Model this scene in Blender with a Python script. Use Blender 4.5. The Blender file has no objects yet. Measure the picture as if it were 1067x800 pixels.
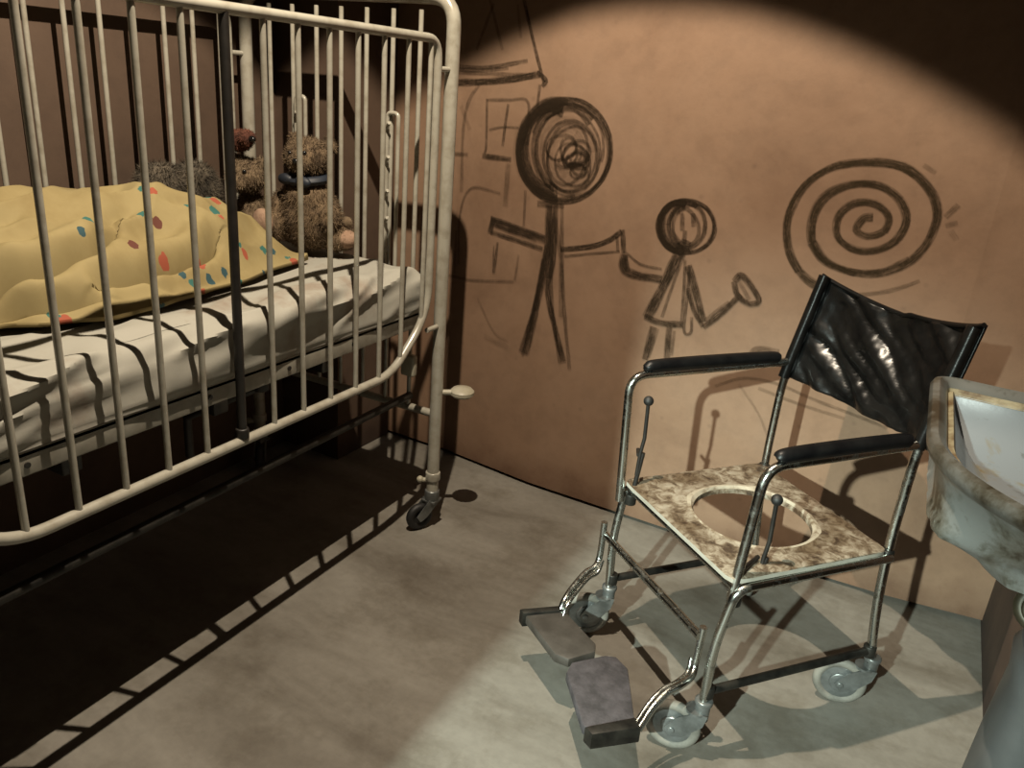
import bpy, bmesh, math, random
from mathutils import Vector, Matrix, noise
ALBEDO_SCALE = .47
# ---------------------------------------------------------------- scene, camera, light
scn = bpy.context.scene
scn.view_settings.view_transform = 'Standard'
scn.view_settings.look = 'None'
scn.view_settings.gamma = 1.0
scn.view_settings.use_curve_mapping = False
scn.view_settings.exposure = -0.12
COL = scn.collection
V = Vector

# camera solved from the photograph's vanishing points (image taken as 1067 x 800)
FOC = 836.0
cxp, cyp = 533.5, 400.0
down = V((352 - cxp, 2600 - cyp, FOC)).normalized()
yy = V((1010 - cxp, 121 - cyp, FOC)); yy = (yy - down * yy.dot(down)).normalized()
zz = -down
xx = yy.cross(zz)
rows = (xx, yy, zz)                       # world axes written in (right, down, forward) camera axes
right = V([r[0] for r in rows]); up = -V([r[1] for r in rows]); fwd = V([r[2] for r in rows])
cam_d = bpy.data.cameras.new('camera'); cam = bpy.data.objects.new('camera', cam_d); COL.objects.link(cam)
m = Matrix((right, up, -fwd)).transposed().to_4x4(); m.translation = V((0, 0, 1.4))
cam.matrix_world = m
cam_d.sensor_fit = 'HORIZONTAL'; cam_d.sensor_width = 36.0; cam_d.lens = FOC / 1067 * 36.0
cam_d.clip_start = 0.02
scn.camera = cam

world = bpy.data.worlds.new('world'); scn.world = world; world.use_nodes = True
world.node_tree.nodes['Background'].inputs[0].default_value = (0.9, 0.7, 0.5, 1)
world.node_tree.nodes['Background'].inputs[1].default_value = 0.0

def spot(name, loc, target, power, color, angle, blend, radius):
    d = bpy.data.lights.new(name, 'SPOT'); d.energy = power; d.color = color
    d.spot_size = math.radians(angle); d.spot_blend = blend; d.shadow_soft_size = radius
    o = bpy.data.objects.new(name, d); COL.objects.link(o); o.location = loc
    o.rotation_euler = (V(target) - V(loc)).to_track_quat('-Z', 'Y').to_euler()
    return o
spot('ceiling_spotlight', (-.82, 1.09, 2.8), (-.80, 1.10, 0), 400.0, (1.0, .85, .66), 98, .10, .012)
spot('front_spotlight', (-.76, -2.6, 2.34), (-.34, 1.60, .0), 2200.0, (.85, 1.0, .91), 31, .9, .034)

# ---------------------------------------------------------------- materials
def nmat(name):
    mt = bpy.data.materials.new(name); mt.use_nodes = True
    nt = mt.node_tree; b = nt.nodes['Principled BSDF']
    return mt, nt, b
def N(nt, t, **k):
    n = nt.nodes.new(t)
    for a, v in k.items(): setattr(n, a, v)
    return n
def coords(nt, scale=(1, 1, 1)):
    tc = N(nt, 'ShaderNodeTexCoord'); mp = N(nt, 'ShaderNodeMapping'); mp.inputs['Scale'].default_value = scale
    nt.links.new(tc.outputs['Object'], mp.inputs[0]); return mp.outputs[0]
def noise_tex(nt, vec, scale, detail=5, rough=.6, dist=0):
    n = N(nt, 'ShaderNodeTexNoise'); n.inputs['Scale'].default_value = scale; n.inputs['Detail'].default_value = detail
    n.inputs['Roughness'].default_value = rough; n.inputs['Distortion'].default_value = dist
    nt.links.new(vec, n.inputs['Vector']); return n.outputs['Fac']
def ramp(nt, fac, stops):
    r = N(nt, 'ShaderNodeValToRGB'); cr = r.color_ramp
    while len(cr.elements) < len(stops): cr.elements.new(.5)
    for e, (p, c) in zip(cr.elements, stops):
        e.position = p; e.color = (*c, 1) if not isinstance(c, (int, float)) else (c, c, c, 1)
    nt.links.new(fac, r.inputs[0]); return r.outputs[0]
def mix(nt, a, b, fac, mode='MIX'):
    x = N(nt, 'ShaderNodeMix', data_type='RGBA', blend_type=mode)
    for s, v in ((0, fac), (6, a), (7, b)):
        if isinstance(v, (int, float)): x.inputs[s].default_value = v
        elif isinstance(v, tuple): x.inputs[s].default_value = (*v, 1)
        else: nt.links.new(v, x.inputs[s])
    return x.outputs[2]
def bump(nt, b, h, strength, dist=.01):
    n = N(nt, 'ShaderNodeBump'); n.inputs['Strength'].default_value = strength; n.inputs['Distance'].default_value = dist
    nt.links.new(h, n.inputs['Height']); nt.links.new(n.outputs[0], b.inputs['Normal'])
def simple(name, c1, c2, scale=8, rough=.5, metal=0, bumps=.0, lo=.35, hi=.65, vscale=(1, 1, 1), detail=5, coat=0):
    mt, nt, b = nmat(name)
    f = noise_tex(nt, coords(nt, vscale), scale, detail)
    nt.links.new(ramp(nt, f, [(lo, c1), (hi, c2)]), b.inputs['Base Color'])
    b.inputs['Roughness'].default_value = rough; b.inputs['Metallic'].default_value = metal
    b.inputs['Coat Weight'].default_value = coat
    if bumps: bump(nt, b, f, bumps)
    return mt

def wall_material(name, base, dark, light):
    mt, nt, b = nmat(name); v = coords(nt)
    big = noise_tex(nt, v, 1.6, 6, .65, .3)
    c = ramp(nt, big, [(.32, dark), (.5, base), (.72, light)])
    fine = noise_tex(nt, v, 14, 8, .7)
    c = mix(nt, c, ramp(nt, fine, [(.35, .72), (.55, 1.0)]), .38, 'MULTIPLY')
    vs = N(nt, 'ShaderNodeTexVoronoi'); vs.inputs['Scale'].default_value = 9; nt.links.new(v, vs.inputs['Vector'])
    spots = ramp(nt, vs.outputs['Distance'], [(.02, .55), (.09, 1.0)])
    c = mix(nt, c, spots, .35, 'MULTIPLY')
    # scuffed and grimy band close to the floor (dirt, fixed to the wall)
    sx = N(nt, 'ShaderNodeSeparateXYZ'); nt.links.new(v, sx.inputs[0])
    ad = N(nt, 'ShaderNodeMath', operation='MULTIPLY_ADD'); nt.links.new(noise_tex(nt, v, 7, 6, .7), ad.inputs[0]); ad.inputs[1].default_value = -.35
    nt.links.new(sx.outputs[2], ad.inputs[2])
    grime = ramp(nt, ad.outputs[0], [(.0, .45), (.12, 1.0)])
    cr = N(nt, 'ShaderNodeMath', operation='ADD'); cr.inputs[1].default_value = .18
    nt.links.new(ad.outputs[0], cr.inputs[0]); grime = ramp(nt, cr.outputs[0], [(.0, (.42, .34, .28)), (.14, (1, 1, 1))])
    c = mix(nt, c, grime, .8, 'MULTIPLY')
    nt.links.new(c, b.inputs['Base Color']); b.inputs['Roughness'].default_value = .75
    bump(nt, b, fine, .25, .004)
    return mt
M = {}
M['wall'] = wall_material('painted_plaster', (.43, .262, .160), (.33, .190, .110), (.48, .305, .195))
M['wall2'] = wall_material('painted_plaster_dimmed', (.145, .088, .055), (.10, .06, .037), (.175, .11, .07))  # left side's weaker light put into the plaster's darker colour

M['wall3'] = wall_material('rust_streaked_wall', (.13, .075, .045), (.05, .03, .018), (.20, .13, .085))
mt, nt, b = nmat('concrete_floor'); v = coords(nt, (1.0, 3.2, 1))
f1 = noise_tex(nt, v, 1.3, 8, .62, .4)
c = ramp(nt, f1, [(.30, (.19, .165, .13)), (.48, (.30, .275, .23)), (.70, (.42, .395, .34))])
v2 = coords(nt); f2 = noise_tex(nt, v2, 5, 8, .7)
c = mix(nt, c, ramp(nt, f2, [(.36, (.62, .58, .52)), (.52, (1, 1, 1))]), .6, 'MULTIPLY')
f3 = noise_tex(nt, v2, 42, 4, .6)
c = mix(nt, c, ramp(nt, f3, [(.3, .7), (.6, 1.0)]), .4, 'MULTIPLY')
nt.links.new(c, b.inputs['Base Color']); b.inputs['Roughness'].default_value = .62
bump(nt, b, f3, .15, .003); M['floor'] = mt
M['ceiling'] = simple('dark_ceiling', (.05, .04, .035), (.07, .06, .05), 3, .9)
M['gap'] = simple('dark_gap_shade', (.02, .016, .012), (.03, .024, .02), 3, .9)  # near-black for the strip that stands in for shade
M['enamel'] = simple('cream_enamel_paint', (.46, .42, .33), (.62, .59, .49), 26, .28, 0, .02, .30, .55, coat=.5)
M['enamel_dark'] = simple('worn_grey_enamel', (.40, .37, .30), (.56, .53, .44), 26, .38)
M['blackrod'] = simple('blackened_steel', (.012, .010, .008), (.03, .025, .02), 30, .5)
mt, nt, b = nmat('chrome_tube'); f = noise_tex(nt, coords(nt), 35, 6, .7)
nt.links.new(ramp(nt, f, [(.33, (.10, .085, .055)), (.46, (.46, .47, .44))]), b.inputs['Base Color'])
b.inputs['Metallic'].default_value = 1.0
nt.links.new(ramp(nt, f, [(.35, .5), (.5, .2)]), b.inputs['Roughness']); M['chrome'] = mt
M['vinyl'] = simple('black_vinyl', (.003, .003, .003), (.007, .0065, .006), 18, .27, 0, .10)
M['vinyl'].node_tree.nodes['Principled BSDF'].inputs['Specular IOR Level'].default_value = .28
M['armpad'] = simple('black_arm_pad', (.005, .005, .006), (.014, .014, .014), 18, .42)
M['armpad'].node_tree.nodes['Principled BSDF'].inputs['Specular IOR Level'].default_value = .25
M['rubber'] = simple('worn_grey_rubber', (.20, .19, .16), (.36, .34, .29), 20, .7)
M['black_rubber'] = simple('black_rubber', (.006, .006, .006), (.02, .019, .017), 20, .6)
M['cap'] = simple('dull_zinc', (.22, .23, .22), (.42, .44, .43), 22, .35, .6)
M['darkmetal'] = simple('dark_oily_metal', (.015, .014, .012), (.06, .055, .045), 25, .5, .5)
M['offwhite'] = simple('yellowed_plastic', (.52, .47, .33), (.68, .64, .50), 12, .45)
M['charcoal_tread'] = simple('grey_rubber_tread', (.05, .044, .048), (.12, .105, .115), 28, .75, 0, .3)
M['brown_tread'] = simple('brown_rubber_tread', (.055, .045, .035), (.10, .085, .07), 20, .6, 0, .1)

# peeling seat
mt, nt, b = nmat('peeling_seat_vinyl'); v = coords(nt)
fa = noise_tex(nt, v, 34, 8, .68, .6); fb = noise_tex(nt, v, 9, 6, .6, .4)
c = ramp(nt, fa, [(.36, (.10, .065, .04)), (.46, (.27, .20, .13)), (.55, (.52, .44, .33)), (.70, (.64, .58, .47))])
c = mix(nt, c, ramp(nt, fb, [(.40, (.42, .34, .26)), (.55, (1, 1, 1))]), .9, 'MULTIPLY')
nt.links.new(c, b.inputs['Base Color']); b.inputs['Roughness'].default_value = .5; bump(nt, b, fa, .6, .006); M['seat'] = mt
M['seat_edge'] = simple('pale_board_edge', (.62, .57, .46), (.76, .72, .62), 20, .5)
M['seat_ring'] = simple('hole_rim_vinyl', (.30, .22, .14), (.70, .62, .48), 22, .5, 0, .4, .38, .52)

# enamelled basin with rust
def rusty(name, clean, stain, rust, amount):
    mt, nt, b = nmat(name); v = coords(nt)
    a = noise_tex(nt, v, 6, 8, .65, .3); d = noise_tex(nt, v, 22, 8, .7, .2)
    c = ramp(nt, a, [(.38 + amount, rust), (.43 + amount, stain), (.50 + amount, clean)])
    c = mix(nt, c, ramp(nt, d, [(.30, (.30, .27, .18)), (.42, (1, 1, 1))]), .75, 'MULTIPLY')
    nt.links.new(c, b.inputs['Base Color']); b.inputs['Roughness'].default_value = .3; bump(nt, b, d, .12, .004)
    return mt
M['basin_out'] = rusty('stained_enamel', (.31, .325, .31), (.17, .17, .14), (.035, .03, .015), .02)
M['basin_rim'] = rusty('grimy_enamel_rim', (.17, .17, .155), (.10, .092, .072), (.045, .036, .022), .04)
M['basin_in'] = rusty('pale_blue_enamel', (.30, .335, .36), (.28, .24, .15), (.10, .06, .022), -.02)
M['rust_lip'] = simple('rusted_lip', (.14, .08, .025), (.48, .42, .26), 20, .6, 0, .3)
M['pipe'] = simple('corroded_pipe', (.035, .032, .018), (.11, .09, .05), 18, .5, .4)
M['pedestal'] = simple('grey_porcelain', (.11, .115, .115), (.17, .175, .175), 4, .35)

# sheet
mt, nt, b = nmat('white_cotton_sheet'); v = coords(nt)
f = noise_tex(nt, v, 5, 6, .6)
c = ramp(nt, f, [(.36, (.42, .345, .27)), (.50, (.57, .55, .47))])
nt.links.new(c, b.inputs['Base Color']); b.inputs['Roughness'].default_value = .85
bump(nt, b, noise_tex(nt, v, 60, 3), .15, .002); M['sheet'] = mt

# blanket with small red / teal print
mt, nt, b = nmat('yellow_print_cotton'); v = coords(nt, (1, 1, .6))
f = noise_tex(nt, v, 7, 5, .6)
c = ramp(nt, f, [(.35, (.37, .275, .105)), (.6, (.47, .37, .16))])
def print_layer(c, scale, off, col1, thr, cell):
    mp = N(nt, 'ShaderNodeMapping'); mp.inputs['Location'].default_value = off; nt.links.new(v, mp.inputs[0])
    vo = N(nt, 'ShaderNodeTexVoronoi', feature='F1'); vo.inputs['Scale'].default_value = scale; vo.inputs['Randomness'].default_value = .8
    nt.links.new(mp.outputs[0], vo.inputs['Vector'])
    n2 = noise_tex(nt, mp.outputs[0], 60, 2, .5)
    ad = N(nt, 'ShaderNodeMath', operation='MULTIPLY_ADD'); nt.links.new(n2, ad.inputs[0]); ad.inputs[1].default_value = .30
    nt.links.new(vo.outputs['Distance'], ad.inputs[2])
    mask = ramp(nt, ad.outputs[0], [(thr, 1.0), (thr + .015, 0.0)])
    sep = N(nt, 'ShaderNodeSeparateColor'); nt.links.new(vo.outputs['Color'], sep.inputs[0])
    on = ramp(nt, sep.outputs[0], [(cell, 0.0), (cell + .01, 1.0)])
    mu = N(nt, 'ShaderNodeMath', operation='MULTIPLY'); nt.links.new(mask, mu.inputs[0]); nt.links.new(on, mu.inputs[1])
    return mix(nt, c, col1, mu.outputs[0])
c = print_layer(c, 15, (0, 0, 0), (.50, .11, .05), .33, .5)
c = print_layer(c, 15, (.020, .010, 0), (.04, .19, .16), .32, .5)
c = print_layer(c, 15, (.31, .47, .2), (.03, .10, .12), .30, .7)
c = print_layer(c, 12, (.81, .17, .1), (.16, .04, .02), .29, .75)
nt.links.new(c, b.inputs['Base Color']); b.inputs['Roughness'].default_value = .85
bump(nt, b, noise_tex(nt, v, 80, 2), .1, .002); M['blanket'] = mt

def fur(name, a, c2): return simple(name, a, c2, 30, .95, 0, .4)
M['bear_fur'] = fur('brown_plush', (.10, .062, .03), (.30, .205, .115))
M['pale_fur'] = fur('tan_plush', (.13, .085, .045), (.34, .24, .14))
M['grey_fur'] = fur('grey_brown_plush', (.045, .036, .024), (.18, .145, .10))
M['red_fur'] = fur('rust_plush', (.09, .025, .012), (.24, .08, .04))
M['sole'] = fur('pink_tan_felt', (.40, .24, .15), (.58, .38, .26))
M['navy'] = simple('navy_ribbon', (.006, .01, .02), (.015, .025, .045), 12, .6)
M['eye'] = simple('black_glass_eye', (.004, .004, .004), (.01, .01, .01), 3, .15)

def charcoal(name, rgb, strength):
    mt, nt, b = nmat(name)
    uv = N(nt, 'ShaderNodeTexCoord'); mp = N(nt, 'ShaderNodeMapping'); mp.inputs['Scale'].default_value = (.35, 1.5, 1)
    nt.links.new(uv.outputs['UV'], mp.inputs[0])
    gr = noise_tex(nt, mp.outputs[0], 5, 6, .7)
    ob = noise_tex(nt, coords(nt), 90, 3, .6)
    sp = N(nt, 'ShaderNodeSeparateXYZ'); nt.links.new(uv.outputs['UV'], sp.inputs[0])
    ab = N(nt, 'ShaderNodeMath', operation='ABSOLUTE'); nt.links.new(sp.outputs[1], ab.inputs[0])
    edge = ramp(nt, ab.outputs[0], [(.55, 1.0), (1.0, 0.0)])
    g = ramp(nt, gr, [(.38, .22), (.56, 1.0)])
    g2 = ramp(nt, ob, [(.35, .72), (.55, 1.0)])
    at = N(nt, 'ShaderNodeAttribute', attribute_name='press')
    p = edge
    for q in (g, g2, at.outputs['Fac'], strength):
        mu = N(nt, 'ShaderNodeMath', operation='MULTIPLY'); nt.links.new(p, mu.inputs[0])
        if isinstance(q, float): mu.inputs[1].default_value = q
        else: nt.links.new(q, mu.inputs[1])
        p = mu.outputs[0]
    nt.links.new(p, b.inputs['Alpha'])
    b.inputs['Base Color'].default_value = (*rgb, 1); b.inputs['Roughness'].default_value = .95
    b.inputs['Specular IOR Level'].default_value = .1
    return mt
M['coal'] = charcoal('charcoal_stroke', (.026, .017, .010), 1.08)
M['coal_olive'] = charcoal('olive_charcoal_stroke', (.034, .023, .012), 1.05)

# reflectances scaled down evenly to weaken bounced light and deepen shadows
for key_, mat_ in M.items():
    if key_.startswith('coal') or key_ in ('chrome', 'vinyl', 'eye', 'gap'): continue
    nt_ = mat_.node_tree; bs_ = nt_.nodes['Principled BSDF'].inputs['Base Color']
    src_ = bs_.links[0].from_socket
    nt_.links.new(mix(nt_, src_, (ALBEDO_SCALE, ALBEDO_SCALE, ALBEDO_SCALE), 1.0, 'MULTIPLY'), bs_)

# ---------------------------------------------------------------- mesh helpers (world coordinates in, local out)
def root(name, loc, label, cat, group=None):
    o = bpy.data.objects.new(name, None); COL.objects.link(o); o.location = loc; o.empty_display_size = .1
    o['label'] = label; o['category'] = cat
    if group: o['group'] = group
    return o
def origin(o):
    p = V((0, 0, 0))
    while o is not None: p += o.location; o = o.parent
    return p
def link(name, bm, mat, parent=None, smooth=True, loc=None):
    me = bpy.data.meshes.new(name)
    off = origin(parent)
    base = V(loc) if loc is not None else V((0, 0, 0))
    bmesh.ops.translate(bm, verts=bm.verts, vec=-(off + base if loc is None else base))
    if smooth:
        for f in bm.faces: f.smooth = True
    bm.to_mesh(me); bm.free()
    mats = mat if isinstance(mat, (list, tuple)) else [mat]
    for x in mats: me.materials.append(M[x])
    o = bpy.data.objects.new(name, me); COL.objects.link(o); o.parent = parent
    if loc is not None: o.location = base - off
    if smooth:
        me.set_sharp_from_angle(angle=math.radians(42))
    return o
def tag(o, label, cat, group=None):
    o['label'] = label; o['category'] = cat
    if group: o['group'] = group
    return o
def struct(name, bm, mat, smooth=False):
    o = link(name, bm, mat, None, smooth); o['kind'] = 'structure'; return o

def catmull(pts, sub=8, closed=False):
    P = [V(p) for p in pts]; n = len(P); out = []
    rng = n if closed else n - 1
    for i in range(rng):
        p1, p2 = P[i], P[(i + 1) % n]
        p0 = P[i - 1] if (closed or i > 0) else p1 * 2 - p2
        p3 = P[(i + 2) % n] if (closed or i + 2 < n) else p2 * 2 - p1
        for k in range(sub):
            t = k / sub
            out.append(.5 * ((2 * p1) + (p2 - p0) * t + (2 * p0 - 5 * p1 + 4 * p2 - p3) * t * t + (3 * p1 - p0 - 3 * p2 + p3) * t ** 3))
    if not closed: out.append(P[-1])
    return out
def rounded(pts, r, seg=6, closed=False):
    """polyline with its corners replaced by bends of radius about r"""
    P = [V(p) for p in pts]; n = len(P); out = []
    for i in range(n):
        if not closed and i in (0, n - 1): out.append(P[i]); continue
        a = P[i - 1] - P[i]; c = P[(i + 1) % n] - P[i]
        rr = r[i] if isinstance(r, (list, tuple)) else r
        ra = min(rr, a.length * .49, c.length * .49)
        A = P[i] + a.normalized() * ra; C = P[i] + c.normalized() * ra
        for k in range(seg + 1):
            t = k / seg; out.append(A * (1 - t) ** 2 + P[i] * 2 * t * (1 - t) + C * t * t)
    return out
def tube(bm, path, r, seg=12, closed=False, cap=True):
    P = [V(p) for p in path]
    Q = [P[0]]
    for p in P[1:]:
        if (p - Q[-1]).length > 1e-5: Q.append(p)
    P = Q; n = len(P)
    tan = []
    for i in range(n):
        if closed: t = P[(i + 1) % n] - P[i - 1]
        else: t = P[min(i + 1, n - 1)] - P[max(i - 1, 0)]
        tan.append(t.normalized())
    ref = V((0, 0, 1)) if abs(tan[0].z) < .9 else V((1, 0, 0))
    nrm = (ref - tan[0] * ref.dot(tan[0])).normalized(); rings = []
    for i in range(n):
        if i:
            nrm = nrm - tan[i] * nrm.dot(tan[i]); nrm.normalize()
        bi = tan[i].cross(nrm)
        rr = r(i / (n - 1)) if callable(r) else r
        rings.append([bm.verts.new(P[i] + (nrm * math.cos(2 * math.pi * k / seg) + bi * math.sin(2 * math.pi * k / seg)) * rr) for k in range(seg)])
    for i in range(n if closed else n - 1):
        a, b2 = rings[i], rings[(i + 1) % n]
        for k in range(seg):
            bm.faces.new((a[k], a[(k + 1) % seg], b2[(k + 1) % seg], b2[k]))
    if cap and not closed:
        bm.faces.new(rings[0][::-1]); bm.faces.new(rings[-1])
    return bm
def T(path, r, **k): return tube(bmesh.new(), path, r, **k)
def box(bm, lo, hi, bev=0):
    lo, hi = V(lo), V(hi)
    r = bmesh.ops.create_cube(bm, size=1, matrix=Matrix.Translation((lo + hi) / 2) @ Matrix.Diagonal(((hi - lo).x, (hi - lo).y, (hi - lo).z, 1)))
    if bev:
        es = list({e for vv in r['verts'] for e in vv.link_edges})
        bmesh.ops.bevel(bm, geom=es, offset=bev, segments=3, profile=.5, affect='EDGES')
    return bm
def prism(bm, poly, z0, z1, bev=0):
    """horizontal polygon extruded from z0 to z1"""
    vs0 = [bm.verts.new((p[0], p[1], z0)) for p in poly]; vs1 = [bm.verts.new((p[0], p[1], z1)) for p in poly]
    n = len(poly); fs = [bm.faces.new(vs0[::-1]), bm.faces.new(vs1)]
    for i in range(n): fs.append(bm.faces.new((vs0[i], vs0[(i + 1) % n], vs1[(i + 1) % n], vs1[i])))
    bmesh.ops.recalc_face_normals(bm, faces=fs)
    if bev:
        es = list({e for f in fs[:2] for e in f.edges})
        bmesh.ops.bevel(bm, geom=es, offset=bev, segments=2, profile=.5, affect='EDGES')
    return bm
def disc(bm, c, axis, r, h, seg=28, bev=0):
    c, axis = V(c), V(axis).normalized()
    mtx = Matrix.Translation(c) @ axis.to_track_quat('Z', 'Y').to_matrix().to_4x4()
    q = bmesh.ops.create_cone(bm, cap_ends=True, segments=seg, radius1=r, radius2=r, depth=h, matrix=mtx)
    if bev:
        es = list({e for vv in q['verts'] for e in vv.link_edges if len(e.link_faces) == 2 and any(len(f.verts) > 4 for f in e.link_faces)})
        bmesh.ops.bevel(bm, geom=es, offset=bev, segments=3, profile=.5, affect='EDGES')
    return bm
def torus(bm, c, axis, R, r, seg=36, s2=12, squash=1.0):
    c, axis = V(c), V(axis).normalized(); q = axis.to_track_quat('Z', 'Y'); rings = []
    for i in range(seg):
        a = 2 * math.pi * i / seg; ring = []
        for k in range(s2):
            b2 = 2 * math.pi * k / s2
            p = V(((R + r * math.cos(b2)) * math.cos(a), (R + r * math.cos(b2)) * math.sin(a), r * squash * math.sin(b2)))
            ring.append(bm.verts.new(c + q @ p))
        rings.append(ring)
    for i in range(seg):
        for k in range(s2):
            bm.faces.new((rings[i][k], rings[(i + 1) % seg][k], rings[(i + 1) % seg][(k + 1) % s2], rings[i][(k + 1) % s2]))
    return bm
def lathe(bm, c, prof, seg=32):
    rings = [[bm.verts.new((c[0] + r * math.cos(2 * math.pi * k / seg), c[1] + r * math.sin(2 * math.pi * k / seg), z)) for k in range(seg)] for r, z in prof]
    for a, b2 in zip(rings, rings[1:]):
        for k in range(seg): bm.faces.new((a[k], a[(k + 1) % seg], b2[(k + 1) % seg], b2[k]))
    bm.faces.new(rings[0][::-1]); bm.faces.new(rings[-1]); return bm
def ball(bm, c, rad, rot=None, sub=3):
    mtx = Matrix.Translation(V(c)) @ (rot.to_4x4() if rot is not None else Matrix.Identity(4)) @ Matrix.Diagonal((*(rad if isinstance(rad, (tuple, list)) else (rad,) * 3), 1))
    bmesh.ops.create_icosphere(bm, subdivisions=sub, radius=1, matrix=mtx); return bm

# ---------------------------------------------------------------- the room
WP = [(-2.27, 2.475), (-1.52, 2.455), (-1.11, 2.405), (-.59, 2.395), (.11, 2.415), (.38, 2.45)]
def wall_y(x):
    if x <= WP[0][0]: return WP[0][1]
    for (a, ya), (c, yc) in zip(WP, WP[1:]):
        if x <= c: return ya + (yc - ya) * (x - a) / (c - a)
    return WP[-1][1]
H = 3.12
bm = bmesh.new(); box(bm, (-2.6, -4.2, -.1), (.7, 2.8, 0)); struct('floor', bm, 'floor')
bm = bmesh.new(); box(bm, (-2.6, -4.2, H), (.7, 2.8, H + .1)); struct('ceiling', bm, 'ceiling')
bm = bmesh.new(); GAP = .014
poly = [(-2.30, 2.56)] + [(-2.30, WP[0][1])] + [(x, y) for x, y in WP] + [(.41, WP[-1][1] + .003), (.41, 2.56)]
nx = 60
front = [(-2.27 + 2.65 * i / nx, wall_y(-2.27 + 2.65 * i / nx)) for i in range(nx + 1)]
poly = [(-2.27, 2.56)] + front + [(.38, 2.56)]
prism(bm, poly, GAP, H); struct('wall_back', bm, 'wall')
bm = bmesh.new(); box(bm, (-2.27, 2.50, 0), (.38, 2.60, GAP)); struct('gap_shade_1', bm, 'gap')  # dark strip added to stand for the shade under the wall edge
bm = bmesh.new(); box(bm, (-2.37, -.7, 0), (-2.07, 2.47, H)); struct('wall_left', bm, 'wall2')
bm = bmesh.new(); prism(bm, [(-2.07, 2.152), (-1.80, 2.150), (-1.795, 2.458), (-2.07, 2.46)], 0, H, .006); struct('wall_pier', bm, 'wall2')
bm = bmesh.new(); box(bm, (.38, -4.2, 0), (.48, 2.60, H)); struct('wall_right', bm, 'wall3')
bm = bmesh.new(); box(bm, (-2.27, -.70, 0), (-.76, -.60, H)); struct('front_light_blocker', bm, 'ceiling')  # unseen partition added so its edge cuts the cool beam straight
bm = bmesh.new(); box(bm, (-.76, -.70, 2.02), (.38, -.60, H)); struct('top_light_blocker', bm, 'ceiling')  # unseen header added to keep the cool beam off the upper wall
bm = bmesh.new(); box(bm, (-1.7, -4.2, 0), (-1.6, -.7, H)); struct('wall_corridor_left', bm, 'ceiling')
bm = bmesh.new(); box(bm, (-1.6, -4.3, 0), (.38, -4.2, H)); struct('wall_corridor_end', bm, 'ceiling')

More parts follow.
